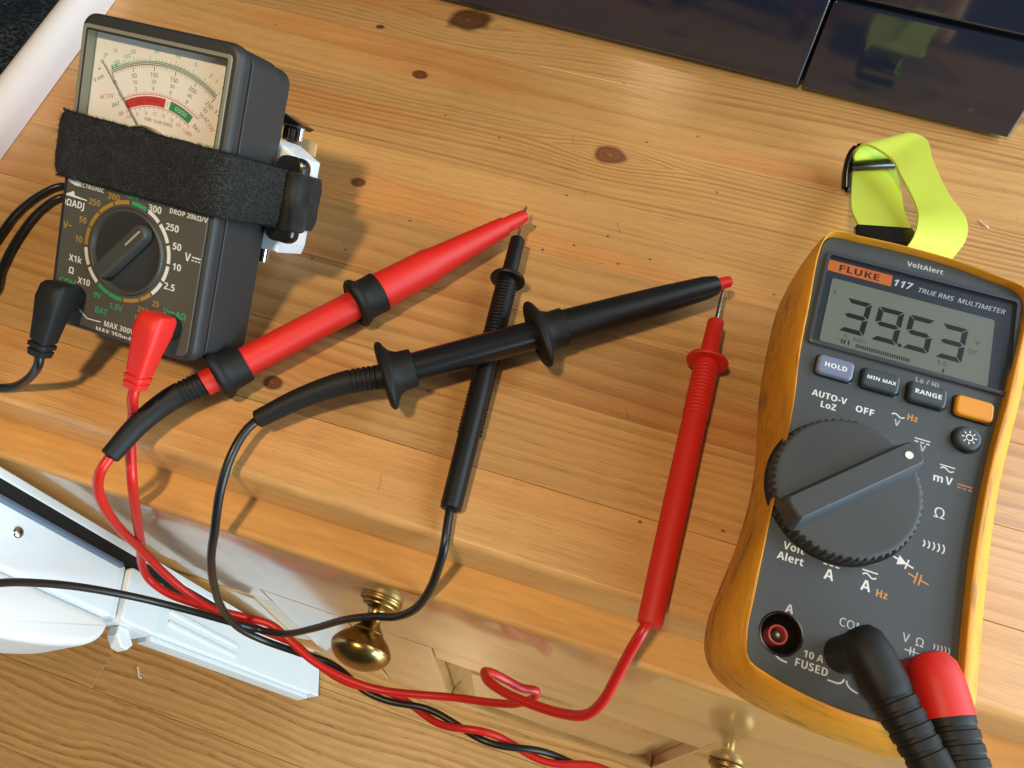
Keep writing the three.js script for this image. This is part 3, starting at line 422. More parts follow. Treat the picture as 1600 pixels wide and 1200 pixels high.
// ---------------------------------------------------------------- digital multimeter
const dmm = thing('digital_multimeter', 'grey digital multimeter in a worn amber holster, its screen reading 39.53 volts', 'multimeter', [0.0892, -0.0029, -0.0607]);
dmm.rotation.order = 'YXZ'; dmm.rotation.set(THREE.MathUtils.degToRad(7.82), THREE.MathUtils.degToRad(-2), THREE.MathUtils.degToRad(0.77));
{
  const outer = smoothLoop([[-4, -170], [-22, -169.6], [-35, -167.6], [-39.8, -159], [-41, -132], [-39.3, -108], [-36, -88], [-34.4, -70], [-35.2, -49], [-37.6, -31.6], [-38.8, -20], [-37.4, -10], [-32.6, -3.6], [-22, 0.4], [-3, 2.6], [14, 2.7], [27, 1.6], [33.4, -3], [36.6, -12], [37, -24], [36.8, -40], [36.6, -58], [37, -82], [38.6, -99], [41, -120], [42, -135], [42, -150], [40.6, -160], [36, -165.6], [18, -168.8]].map(([x, z]) => [x / 1000, z / 1000]), 200);
  const inner = smoothLoop([[-4, -168.2], [-22, -167.8], [-34, -166.6], [-36.6, -160], [-36.3, -131], [-35.8, -112], [-34.3, -94], [-33.8, -70], [-33.6, -50], [-33.2, -25], [-33, -15], [-31, -7.4], [-25, -5.2], [-13, -3.2], [-2, -2.6], [10, -3.4], [21, -6], [26.6, -11], [28, -20], [27.8, -34], [27.6, -50], [27.8, -66], [29.6, -93], [32.6, -117], [34.4, -135], [36, -150], [36.6, -158], [34.8, -163], [24, -165.6], [12, -167.4]].map(([x, z]) => [x / 1000, z / 1000]), 200);
  const ring = (loop, y, grow = 0, cx = 0, cz = -0.084) => loop.map(([x, z]) => { const d = Math.hypot(x - cx, (z - cz) * 0.5); return [x + (x - cx) / d * grow, y, z + (z - cz) * 0.5 / d * grow]; });
  const mix = (a, b, t, y) => a.map((p, i) => [p[0] + (b[i][0] - p[0]) * t, y, p[1] + (b[i][1] - p[1]) * t]);
  part('holster', loft([ring(outer, 0.0, -0.004), ring(outer, 0.0018, -0.001), ring(outer, 0.006), ring(outer, 0.016, 0.0004), ring(outer, 0.028, 0.0002), mix(outer, inner, 0.12, 0.036), mix(outer, inner, 0.4, 0.0418), mix(outer, inner, 0.72, 0.0438)], false), mats.holster, dmm);
  part('holster_rim', loft([mix(outer, inner, 0.69, 0.0436), mix(outer, inner, 0.8, 0.0444), mix(outer, inner, 0.95, 0.0446), mix(outer, inner, 1.0, 0.0442), ring(inner, 0.0405)], false), mats.holster, dmm);
  // printed faceplate with jack openings
  const FX0 = -40, FX1 = 40, FZ0 = -172, FZ1 = 6;
  const print = canvasTex(918, 2044, (g, W, H) => {
    const k = W / 80, px = (x) => (x - FX0) * k, py = (z) => (z - FZ0) * k; g.fillStyle = '#40474d'; g.fillRect(0, 0, W, H);
    const R = rng(31); for (let i = 0; i < 30000; i++) { g.fillStyle = R() < 0.5 ? 'rgba(0,0,0,0.07)' : 'rgba(170,180,190,0.05)'; g.fillRect(R() * W, R() * H, 2, 2); }
    const Wt = '#d9dcdd', O = '#c98a3c';
    const T = (t, x, z, s, c = Wt, w = 'bold', rot = 0, st = 1) => { g.save(); g.translate(px(x), py(z)); g.rotate(rot); g.scale(st, 1); g.fillStyle = c; g.font = `${w} ${s * k}px sans-serif`; g.textAlign = 'center'; g.textBaseline = 'middle'; g.fillText(t, 0, 0); g.restore(); };
    const line = (pts, w = 0.45, c = Wt) => { g.strokeStyle = c; g.lineWidth = w * k; g.lineCap = 'butt'; g.beginPath(); pts.forEach((p, i) => i ? g.lineTo(px(p[0]), py(p[1])) : g.moveTo(px(p[0]), py(p[1]))); g.stroke(); };
    const dashes = (x, z, c = Wt, w = 5) => { line([[x - w / 2, z], [x + w / 2, z]], 0.42, c); for (let i = 0; i < 3; i++) line([[x - w / 2 + i * w * 0.37, z + 1.1], [x - w / 2 + i * w * 0.37 + w * 0.25, z + 1.1]], 0.42, c); };
    const wave = (x, z, c = Wt, w = 4.2) => { g.strokeStyle = c; g.lineWidth = 0.45 * k; g.beginPath(); for (let i = 0; i <= 20; i++) { const t = i / 20; const X = px(x - w / 2 + w * t), Y = py(z - 0.55 * Math.sin(t * 2 * Math.PI)); i ? g.lineTo(X, Y) : g.moveTo(X, Y); } g.stroke(); };
    const beep = (x, z, s = 1, c = Wt) => { for (let i = 0; i < 5; i++) { g.strokeStyle = c; g.lineWidth = 0.45 * k * s; g.beginPath(); g.arc(px(x - 4 * s + i * 1.35 * s), py(z), (1.6 + 0.15 * i) * s * k, -0.75, 0.75); g.stroke(); } };
    g.fillStyle = '#2b3138'; g.fillRect(px(-33.6), py(-160.2), 68.6 * k, 41 * k);
    T('VoltAlert', 1.5, -163.6, 3.0, '#b9bec3');
    g.fillStyle = '#d9702a'; g.fillRect(px(-32.6), py(-156.6), 23.4 * k, 4.9 * k); T('FLUKE', -21, -154.1, 4.0, '#33201a', 'bold', 0, 1.28);
    T('117', -5.6, -154.0, 4.2, Wt, 'italic bold'); T('TRUE RMS  MULTIMETER', 15.2, -153.3, 2.75, Wt, 'italic');
    T('AUTO-V', -22.6, -100.6, 3.3); T('LoZ', -22.4, -97.1, 3.3); T('OFF', -10.4, -99.3, 3.5); wave(0.4, -101); T('V', 0.4, -98.2, 3.2, '#aeb4b8'); T('Hz', 5, -101.6, 3.2, O); dashes(9.2, -94.8); T('V', 9.6, -91.8, 3.2, '#aeb4b8');
    T('m', 15.6, -83, 3.8); T('V', 19, -83, 3.8); wave(18, -86.8); line([[15.6, -88], [20.4, -88]], 0.4); dashes(24, -83, O, 4.6); T('Ω', 17.4, -71.2, 5, Wt, ''); beep(16.6, -59.8);
    T('Lo / Hi', 8, -116.6, 2.6, '#9aa0a4'); line([[5.6, -52.6], [12, -50.8]], 0.5); g.fillStyle = Wt; g.beginPath(); g.moveTo(px(7.4), py(-53.6)); g.lineTo(px(6.8), py(-50.4)); g.lineTo(px(10), py(-51.4)); g.fill(); line([[10.3, -53], [9.5, -49.8]], 0.5);
    line([[10.6, -48.8], [13, -48.1]], 0.45, O); line([[13.4, -50], [12.7, -46.3]], 0.5, O); line([[14.6, -49.6], [14, -46]], 0.5, O); line([[14.4, -47.8], [17, -47.2]], 0.45, O);
    dashes(-12, -44.4); T('A', -12.2, -40.3, 4.6); wave(-0.4, -44); line([[-2.8, -45.4], [2, -45.4]], 0.42); T('A', -1, -40.6, 4.6); T('Hz', 3.9, -39.6, 3.2, O); T('Volt', -24, -45, 3.5); T('Alert', -24.4, -41.3, 3.5);
    T('A', -21.7, -26, 3.8, '#b9bec1'); T('COM', -3, -27.4, 3.6, '#b9bec1', ''); T('V', 12.6, -29.2, 3.6, '#b9bec1', ''); T('Ω', 16.6, -29.2, 3.6, '#b9bec1', ''); beep(22.6, -29.4, 0.72, '#b9bec1'); line([[12.6, -25.8], [17.2, -25.8]], 0.35, '#b9bec1'); line([[14.3, -27], [14.3, -24.6]], 0.4, '#b9bec1'); line([[15.3, -27], [15.3, -24.6]], 0.4, '#b9bec1');
    T('10 A', -12.4, -14.8, 3.0, '#c4c8ca'); T('FUSED', -12.4, -11.5, 3.3, '#c4c8ca');
    g.strokeStyle = '#c4c8ca'; g.lineWidth = 0.5 * k; g.beginPath(); g.moveTo(px(-23.4), py(-12.4)); g.quadraticCurveTo(px(-23.2), py(-10.4), px(-19.4), py(-10.4)); g.moveTo(px(-7.4), py(-9.6)); g.lineTo(px(-4.6), py(-9.6)); g.quadraticCurveTo(px(-3), py(-9.8), px(-2.8), py(-11.4)); g.moveTo(px(-2), py(-11.2)); g.quadraticCurveTo(px(-1.8), py(-9.2), px(1.6), py(-8.8)); g.stroke();
  });
  const jA = [-22.7, -18.1], jC = [-4.6, -18], jV = [14.4, -17.6];
  const face = planUV(extr(inner.map(([x, z]) => [x * 0.995, z * 0.999]), 0.034, 0.0412, 0.0006, [mm(circ(jA[0], jA[1], 6.2, 40))], 2), FX0 / 1000, FX1 / 1000, FZ0 / 1000, FZ1 / 1000);
  part('faceplate', face, new THREE.MeshPhysicalMaterial({ map: print, roughness: 0.48, bumpMap: gr(12, 12), bumpScale: 0.00005 }), dmm);
  // current jack: dark well with a red ring
  const well = part('jack', new THREE.LatheGeometry([[0, -0.009], [0.0054, -0.009], [0.0056, -0.001], [0.0060, 0.0002], [0.0064, 0.0002], [0.0067, 0]].map(([a, b]) => new THREE.Vector2(a, b)), 40), mats.blackGloss, dmm); well.position.set(jA[0] / 1000, 0.0412, jA[1] / 1000);
  part('jack_ring', new THREE.LatheGeometry([[0.0023, -0.009], [0.0023, -0.0034], [0.0025, -0.0031], [0.0029, -0.0031], [0.0031, -0.0034], [0.0031, -0.009]].map(([a, b]) => new THREE.Vector2(a, b)), 32), std('jackRed', [0.5, 0.07, 0.075], 0.4), well);
  // display window
  const lcd = canvasTex(1024, 512, (g, W, H) => {
    const k = W / 57.2, px = (x) => (x + 29.9) * k, py = (z) => (z + 148.8) * k; g.fillStyle = '#7d8275'; g.fillRect(0, 0, W, H);
    const R = rng(12); for (let i = 0; i < 9000; i++) { g.fillStyle = R() < 0.5 ? 'rgba(0,0,0,0.03)' : 'rgba(200,205,190,0.04)'; g.fillRect(R() * W, R() * H, 3, 3); }
    const ink = '#20261f'; const seg = { 3: 'abgcd', 9: 'abfgcd', 5: 'afgcd' };
    const digit = (d, x, z, w, h) => { const s = 1.9, sk = 0.07; const q = (pts) => { g.fillStyle = ink; g.beginPath(); pts.forEach(([a, b], i) => { const X = px(x + a + (h - b) * sk), Y = py(z + b); i ? g.lineTo(X, Y) : g.moveTo(X, Y); }); g.closePath(); g.fill(); };
      for (const c of seg[d]) { if (c === 'a') q([[0.4, 0], [w - 0.4, 0], [w - s, s], [s, s]]); if (c === 'd') q([[s, h - s], [w - s, h - s], [w - 0.4, h], [0.4, h]]); if (c === 'g') q([[s * 0.4, h / 2], [s, h / 2 - s / 2], [w - s, h / 2 - s / 2], [w - s * 0.4, h / 2], [w - s, h / 2 + s / 2], [s, h / 2 + s / 2]]); if (c === 'b') q([[w, 0.4], [w, h / 2 - 0.3], [w - s, h / 2 - s / 2 - 0.3], [w - s, s + 0.2]]); if (c === 'c') q([[w, h / 2 + 0.3], [w, h - 0.4], [w - s, h - s - 0.2], [w - s, h / 2 + s / 2 + 0.3]]); if (c === 'f') q([[0, 0.4], [s, s + 0.2], [s, h / 2 - s / 2 - 0.3], [0, h / 2 - 0.3]]); if (c === 'e') q([[0, h / 2 + 0.3], [s, h / 2 + s / 2 + 0.3], [s, h - s - 0.2], [0, h - 0.4]]); } };
    digit(3, -24.4, -142, 9, 14.4); digit(9, -13, -142, 9, 14.4); digit(5, -2.2, -142, 9, 14.4); digit(3, 9, -142, 9, 14.4); g.fillStyle = ink; g.fillRect(px(-3.6), py(-128.8), 1.3 * k, 1.3 * k);
    const T = (t, x, z, s) => { g.fillStyle = 'rgba(32,38,31,0.75)'; g.font = `${s * k}px sans-serif`; g.textAlign = 'center'; g.textBaseline = 'middle'; g.fillText(t, px(x), py(z)); };
    T('V', 22.4, -137.6, 3.0); T('DC', 21.4, -133.4, 2.6); T('Auto', -16.6, -125.8, 2.2); T('6 0', 11.8, -125.6, 2.4); T('0', -21.4, -126, 2); T('-', -23.6, -124.4, 2.6); T('7', -28.2, -142.6, 3);
    g.fillStyle = 'rgba(32,38,31,0.85)'; for (let i = 0; i < 24; i++) g.fillRect(px(-17.4 + i * 0.78), py(-123.9), 0.5 * k, 1.5 * k); for (const x of [-22.6, -21.6, -20.2]) g.fillRect(px(x), py(-124.4), 0.6 * k, 1.8 * k); g.fillRect(px(12.2), py(-123.6), 0.6 * k, 1.6 * k);
  });
  part('display_screen', planUV(extr(mm(rr(-29.9, -148.8, 27.3, -121.4, 0.8, 3)), 0.0411, 0.0414, 0), -0.0299, 0.0273, -0.1488, -0.1202), new THREE.MeshPhysicalMaterial({ map: lcd, roughness: 0.35 }), dmm);
  const lensO = mm(rr(-34, -160, 35.4, -119.2, 2.2, 4)), lensI = mm(rr(-31.4, -150.2, 29.2, -120.4, 1.4, 4));
  part('window_bezel', extr(lensO, 0.0409, 0.0424, 0.0005, [mm(rr(-33, -158.6, 34.2, -120.2, 1.6, 4))], 2), std('bezel', [0.05, 0.06, 0.078], 0.28), dmm);
  part('display_window', extr(mm(rr(-32.9, -158.5, 34.1, -120.3, 1.6, 4)), 0.0417, 0.0422, 0.0002, [], 1), std('window', [0.95, 0.97, 1], 0.03, { transmission: 1, thickness: 0, ior: 1.5 }), dmm);
  // keys
  const key = (x0, z0, x1, z1, mat, text, fs) => {
    const kx = 0.0016, g = extr(mm(rr(x0, z0, x1, z1, 1.7, 5)), 0.0405, 0.0434, 0.0008);
    part('button_well', extr(mm(rr(x0 - 0.7, z0 - 0.7, x1 + 0.7, z1 + 0.7, 2, 5)), 0.0405, 0.0415, 0.0002, [], 1), mats.blackGloss, dmm);
    const b = part('button', g, mat, dmm);
    if (text) { const W = 360, H = Math.round(360 * (z1 - z0) / (x1 - x0)), col = '#' + mat.color.getHexString(); const t = canvasTex(W, H, (c) => { c.fillStyle = col; c.fillRect(0, 0, W, H); c.fillStyle = '#dfe3e6'; c.font = `bold ${fs}px sans-serif`; c.textAlign = 'center'; c.textBaseline = 'middle'; c.fillText(text, W / 2, H / 2); }); part('button_legend', planUV(extr(mm(rr(x0 + 0.9, z0 + 0.9, x1 - 0.9, z1 - 0.9, 1, 4)), 0.04335, 0.04345, 0), (x0 + 0.9) / 1000, (x1 - 0.9) / 1000, (z0 + 0.9) / 1000, (z1 - 0.9) / 1000), new THREE.MeshPhysicalMaterial({ map: t, roughness: 0.42 }), b); }
  };
  key(-29.2, -115.2, -16.8, -108, mats.buttonBlue, 'HOLD', 100); key(-13.7, -115, -1.3, -107.8, mats.buttonDark, 'MIN MAX', 74); key(1.9, -114.8, 14.3, -107.5, mats.buttonDark, 'RANGE', 92); key(17.3, -114.6, 29.5, -107.2, mats.buttonOrange);
  { const c = [22.5, -99.3]; part('button_well', extr(mm(circ(c[0], c[1], 4.9, 40)), 0.0405, 0.0415, 0.0002, [], 1), mats.blackGloss, dmm);
    const b = part('backlight_button', extr(mm(circ(c[0], c[1], 4.2, 40)), 0.0405, 0.0436, 0.001), mats.buttonDark, dmm); const gs = []; const tor = new THREE.TorusGeometry(0.00105, 0.0002, 8, 24); tor.rotateX(Math.PI / 2); gs.push(tor); for (let i = 0; i < 8; i++) { const r = box(0.0016, 0.0024, -0.0001, 0.0001, -0.00018, 0.00018, 0).toNonIndexed(); r.rotateY(i * Math.PI / 4); gs.push(r); } const s = part('sun_mark', mergeGeometries(gs.map((q) => (q.index ? q.toNonIndexed() : q))), mats.white, b); s.position.set(c[0] / 1000, 0.04365, c[1] / 1000); }
  // rotary dial with milled rim
  const cx = -13.3, cz = -68.4, RD = 23.6; const rim = (r, amp) => Array.from({ length: 360 }, (_, i) => { const a = i / 360 * 2 * Math.PI, e = amp * (Math.sin(a * 60) > 0 ? 1 : 0); return [(cx + (r - e) * Math.cos(a)), (cz + (r - e) * Math.sin(a))]; });
  const dr = (r, amp, y) => rim(r, amp).map(([x, z]) => [x / 1000, y, z / 1000]);
  const dial = part('rotary_dial', crease(loft([dr(RD, 0.7, 0.0405), dr(RD, 0.7, 0.0462), dr(RD - 0.35, 0.5, 0.0470), dr(RD - 1.2, 0, 0.0474), dr(RD - 1.6, 0, 0.0475), dr(RD - 2.2, 0, 0.0475), dr(RD - 6, 0, 0.0475)]), 0.5), mats.greyPlastic, dmm);
  part('dial_seat', extr(mm(circ(cx, cz, RD + 1, 64)), 0.0405, 0.0416, 0.0003, [], 1), mats.blackGloss, dmm);
  const a = Math.atan2(29.8, 32.1), hl = 24.2, top = 3.4, bot = 5.4; const bar = (w, l, y) => { const p = []; const N = 8; for (let i = 0; i <= N; i++) { const t = -Math.PI / 2 + i / N * Math.PI; p.push([l - w * 0.55 + w * 0.55 * Math.cos(t), w * Math.sin(t)]); } for (const [x, z] of [[-l + 0.8, w], [-l, w - 0.8], [-l, -w + 0.8], [-l + 0.8, -w]]) p.push([x, z]); return p.map(([x, z]) => [x / 1000, y, z / 1000]); };
  const pb = part('pointer_bar', crease(loft([bar(bot, hl, 0.0468), bar(bot * 0.94, hl - 0.2, 0.0486), bar(top + 0.35, hl - 1.2, 0.0552), bar(top, hl - 1.8, 0.0557)]), 0.55), mats.greyPlastic, dial); pb.position.set(cx / 1000, 0, cz / 1000); pb.rotation.y = a;
  const dot = part('white_dot', new THREE.CylinderGeometry(0.00125, 0.00125, 0.0004, 24), mats.white, pb); dot.position.set(0.0186, 0.0557, 0);
}
dmm.updateMatrixWorld(true);
const dw = (x, y, z) => dmm.localToWorld(new THREE.Vector3(x / 1000, y / 1000, z / 1000)).toArray();

// ---------------------------------------------------------------- neon strap hanging loop
{
  const st = thing('hanging_strap', 'neon yellow webbing strap with black plastic buckle, looped behind the digital multimeter', 'strap', [0.095, 0.0, -0.29]);
  const ribbon = (L, Rr, n = 60, m = 6, th = 0.0013) => {
    const a = new THREE.CatmullRomCurve3(L.map(V), false, 'centripetal'), b = new THREE.CatmullRomCurve3(Rr.map(V), false, 'centripetal'), rings = [];
    for (let i = 0; i <= n; i++) { const p = a.getPoint(i / n), q = b.getPoint(i / n), t = a.getTangent(i / n).add(b.getTangent(i / n)).normalize(), w = q.clone().sub(p), nn = new THREE.Vector3().crossVectors(w, t).normalize().multiplyScalar(th / 2), ring = []; for (let j = 0; j <= m; j++) { const s = p.clone().addScaledVector(w, j / m).add(nn); ring.push(s.toArray()); } for (let j = m; j >= 0; j--) { const s = p.clone().addScaledVector(w, j / m).sub(nn); ring.push(s.toArray()); } rings.push(ring); }
    return crease(loft(rings), 0.8);
  };
  const webA = [[[0.0827, 0.0125, -0.3237], [0.0795, 0.0165, -0.3262], [0.0812, 0.0235, -0.3268], [0.0929, 0.0262, -0.318], [0.0968, 0.031, -0.3005], [0.1015, 0.036, -0.2781], [0.1011, 0.040, -0.264], [0.0994, 0.040, -0.2532], [0.0977, 0.036, -0.2482], [0.0985, 0.026, -0.243]], [[0.1001, 0.0125, -0.333], [0.0985, 0.0165, -0.3375], [0.1, 0.0235, -0.341], [0.1085, 0.0255, -0.3385], [0.1113, 0.030, -0.3159], [0.1155, 0.036, -0.289], [0.1208, 0.040, -0.2706], [0.1205, 0.040, -0.2591], [0.1167, 0.036, -0.2497], [0.115, 0.026, -0.244]]];
  wpart('webbing', ribbon(...webA, 90), mats.webbing, st);
  wpart('webbing', ribbon([[0.0818, 0.0105, -0.3225], [0.079, 0.020, -0.296], [0.0783, 0.026, -0.2766], [0.0805, 0.034, -0.2549], [0.081, 0.033, -0.247]], [[0.1024, 0.0105, -0.3295], [0.1015, 0.020, -0.3036], [0.1009, 0.026, -0.2842], [0.1014, 0.034, -0.2596], [0.1, 0.033, -0.251]], 50), mats.webbing, st);
  // buckle frame and top clip
  wpart('buckle', mergeGeometries([tube([[0.0815, 0.004, -0.317], [0.0795, 0.009, -0.3245], [0.0795, 0.0135, -0.331], [0.081, 0.0158, -0.3335]], 0.0024, 24, 12), tube([[0.081, 0.0158, -0.3335], [0.09, 0.0165, -0.3355], [0.0985, 0.0165, -0.3375]], 0.0023, 16, 12), tube([[0.0815, 0.004, -0.317], [0.093, 0.0045, -0.321], [0.1015, 0.005, -0.3245]], 0.0022, 16, 12), tube([[0.0797, 0.0125, -0.3228], [0.089, 0.0135, -0.3262], [0.1, 0.0135, -0.331]], 0.0027, 16, 12)]), mats.clipBlack, st);
  wpart('hanger_plate', (() => { const F = axisFrame([0.079, 0.0345, -0.2535], [0.1015, 0.0355, -0.2575]); return oval(F, [[-0.001, 0.004, 0.001], [0, 0.0052, 0.0018], [0.0225, 0.0055, 0.0018], [0.0235, 0.0045, 0.001]], 28, 0.4); })(), mats.clipBlack, st);
  wpart('magnet_hanger', (() => { const g = new RoundedBoxGeometry(0.03, 0.0165, 0.024, 3, 0.003); g.rotateX(0.136); g.translate(0.095, 0.0096, -0.214); return g; })(), mats.clipBlack, st);
  wpart('hanger_tongue', (() => { const g = new RoundedBoxGeometry(0.02, 0.004, 0.042, 2, 0.0015); g.rotateX(0.55); g.translate(0.0925, 0.0225, -0.2415); return g; })(), mats.clipBlack, st);
}

// ---------------------------------------------------------------- test leads
const leadPts = {
  blackHook: [[-0.1330,0.0110,-0.1043], [-0.1360,0.0110,-0.0967], [-0.1373,0.0090,-0.0862], [-0.1377,0.0020,-0.0737], [-0.1394,-0.0140,-0.0615], [-0.1430,-0.0300,-0.0547], [-0.1494,-0.0600,-0.0489], [-0.1567,-0.1000,-0.0451], [-0.1551,-0.1250,-0.0428], [-0.1467,-0.1400,-0.0428], [-0.1319,-0.1500,-0.0455], [-0.1141,-0.1600,-0.0434], [-0.0936,-0.1630,-0.0393], [-0.0791,-0.1660,-0.0396], [-0.0606,-0.1700,-0.0396], [-0.0407,-0.1660,-0.0370], [-0.0222,-0.1620,-0.0366], [-0.0044,-0.1660,-0.0372], [0.0170,-0.1720,-0.0381], [0.0381,-0.1750,-0.0402], [0.0592,-0.1720,-0.0389]],
  redHook: [[-0.1798,0.0110,-0.0701], [-0.1812,0.0090,-0.0647], [-0.1847,0.0000,-0.0607], [-0.1872,-0.0120,-0.0579], [-0.1910,-0.0300,-0.0564], [-0.1952,-0.0520,-0.0560], [-0.1976,-0.0740,-0.0558], [-0.1952,-0.0980,-0.0531], [-0.1871,-0.1180,-0.0500], [-0.1725,-0.1300,-0.0474], [-0.1618,-0.1380,-0.0472], [-0.1502,-0.1470,-0.0467], [-0.1332,-0.1450,-0.0430], [-0.1140,-0.1500,-0.0398], [-0.0991,-0.1650,-0.0420], [-0.0803,-0.1720,-0.0405], [-0.0625,-0.1640,-0.0365], [-0.0432,-0.1580,-0.0353], [-0.0260,-0.1680,-0.0367], [-0.0083,-0.1720,-0.0381], [0.0140,-0.1660,-0.0351], [0.0313,-0.1660,-0.0359], [0.0528,-0.1700,-0.0352]],
  redTest: [[-0.1780,0.0200,-0.0927], [-0.1821,0.0100,-0.0888], [-0.1828,0.0035,-0.0830], [-0.1795,0.0024,-0.0772], [-0.1764,-0.0030,-0.0691], [-0.1803,-0.0200,-0.0641], [-0.1902,-0.0500,-0.0601], [-0.2031,-0.0820,-0.0585], [-0.2092,-0.1030,-0.0536], [-0.2087,-0.1160,-0.0498], [-0.1997,-0.1230,-0.0473], [-0.1870,-0.1290,-0.0474], [-0.1723,-0.1330,-0.0486], [-0.1571,-0.1360,-0.0504], [-0.1447,-0.1380,-0.0510], [-0.1331,-0.1400,-0.0471], [-0.1175,-0.1450,-0.0418], [-0.0989,-0.1500,-0.0395], [-0.0809,-0.1520,-0.0399], [-0.0635,-0.1500,-0.0429], [-0.0398,-0.1450,-0.0478], [-0.0193,-0.1330,-0.0501], [-0.0072,-0.1200,-0.0518], [-0.0002,-0.1100,-0.0554], [0.0001,-0.1040,-0.0576], [-0.0069,-0.1000,-0.0562], [-0.0150,-0.0950,-0.0566], [-0.0211,-0.0880,-0.0563], [-0.0244,-0.0800,-0.0545], [-0.0214,-0.0720,-0.0504], [-0.0136,-0.0650,-0.0472], [-0.0005,-0.0550,-0.0447], [0.0126,-0.0450,-0.0438], [0.0204,-0.0350,-0.0446], [0.0244,-0.0250,-0.0490], [0.0266,-0.0120,-0.0576], [0.0281,-0.0020,-0.0647], [0.0299,0.0040,-0.0708], [0.0310,0.0045,-0.0747]],
  blackTestEnd: [[-0.2157,-0.0050,-0.0088], [-0.2147,-0.0250,-0.0186], [-0.2139,-0.0450,-0.0248], [-0.2090,-0.0680,-0.0311], [-0.1961,-0.0950,-0.0376], [-0.1772,-0.1120,-0.0416], [-0.1598,-0.1210,-0.0438], [-0.1472,-0.1300,-0.0459], [-0.1335,-0.1250,-0.0471], [-0.1099,-0.0950,-0.0504], [-0.0901,-0.0690,-0.0547], [-0.0749,-0.0540,-0.0573], [-0.0637,-0.0440,-0.0584], [-0.0552,-0.0320,-0.0616], [-0.0501,-0.0180,-0.0674], [-0.0479,-0.0060,-0.0736], [-0.0472,0.0020,-0.0789], [-0.0489,0.0042,-0.0880], [-0.0502,0.0042,-0.0943]],
  leftA: [[-0.2771,0.0030,-0.1944], [-0.2936,0.0030,-0.1944], [-0.3000,0.0030,-0.1853], [-0.3030,0.0030,-0.1720], [-0.3018,0.0030,-0.1585], [-0.2992,0.0030,-0.1435]],
  leftB: [[-0.2733,0.0030,-0.1888], [-0.2888,0.0030,-0.1877], [-0.2934,0.0030,-0.1762], [-0.2922,0.0030,-0.1574], [-0.2873,0.0030,-0.1393], [-0.2819,0.0030,-0.1255]],
  plugBlack: [[-0.2255,0.0200,-0.0944], [-0.2311,0.0120,-0.0918], [-0.2400,0.0040,-0.0882], [-0.2475,0.0020,-0.0860], [-0.2591,0.0020,-0.0848], [-0.2799,0.0020,-0.0907]],
};
// past this point the red and the black hook lead are twisted round each other
{
  const k = 11, cb = leadPts.blackHook.slice(k - 1), c = new THREE.CatmullRomCurve3(cb.map(V), false, 'centripetal'), n = 44, a = [], b = [];
  for (let i = 0; i <= n; i++) { const p = c.getPointAt(i / n), t = c.getTangentAt(i / n), s = new THREE.Vector3().crossVectors(t, new THREE.Vector3(0, 1, 0)).normalize(), u = new THREE.Vector3().crossVectors(s, t), q = 0.6 + i / n * 2 * Math.PI * 3.1; const o = s.multiplyScalar(Math.cos(q)).addScaledVector(u, Math.sin(q)).multiplyScalar(0.00215); a.push(p.clone().add(o).toArray()); b.push(p.clone().sub(o).toArray()); }
  leadPts.blackHook = [...leadPts.blackHook.slice(0, k - 1), ...a]; leadPts.redHook = [...leadPts.redHook.slice(0, 10), ...b];
}
const ribRings = (F, t0, t1, n, r, tr) => mergeGeometries(Array.from({ length: n }, (_, i) => { const g = new THREE.TorusGeometry(r, tr, 6, 22); g.lookAt(F.a); const p = F.at(t0 + (t1 - t0) * i / (n - 1)); g.translate(...p); return g; }));
// slim needle probe lying from tip T to tail B
function probe(root, T, B, mat, soft, tipMat, { g: guard, r0, r1, r2, grip, teeth, tipLen }) {
  const F = axisFrame(T, B), L = V(T).distanceTo(V(B)), gp = guard;
  wpart('needle_tip', oval(F, [[0, 0.00012, 0.00012], [0.003, 0.0008, 0.0008], [tipLen + 0.004, 0.001, 0.001]], 16), tipMat, root);
  wpart('nose', oval(F, [[tipLen, r0 * 0.8, r0 * 0.8], [tipLen + 0.0006, r0, r0], [gp - 0.001, r1, r1], [gp + 0.002, r1, r1]], 28), soft, root);
  wpart('finger_guard', oval(F, [[gp - 0.0010, r1, r1], [gp - 0.0006, guard ? r2 * 1.72 : r2, r2 * 1.72], [gp + 0.0003, r2 * 1.8, r2 * 1.8], [gp + 0.0010, r2 * 1.7, r2 * 1.7], [gp + 0.0012, r1, r1]], 36), soft, root);
  const hd = wpart('handle', oval(F, [[gp + 0.001, r2 * 0.98, r2 * 0.98], [gp + 0.012, r2, r2], [gp + (L - gp) * 0.55, r2 * 1.02, r2 * 1.02], [L - 0.002, r2 * 0.94, r2 * 0.94], [L - 0.0004, r2 * 0.9, r2 * 0.9], [L, r2 * 0.75, r2 * 0.75]], 30), mat, root);
  wpart('grip_ribs', ribRings(F, gp + 0.004, gp + grip, Math.round(grip / 0.0019), r2 * 0.96, 0.0006), mat, hd, root);
  if (teeth) for (const s of [-1, 1]) wpart('grip_teeth', mergeGeometries(Array.from({ length: 22 }, (_, i) => { const g = new THREE.BoxGeometry(0.0010, 0.0013, 0.0008).toNonIndexed(); g.translate(...F.at(gp + grip + 0.012 + i * 0.0017, s * r2 * 0.99, -0.0006)); return g; })), mat, hd, root);
  return F;
}
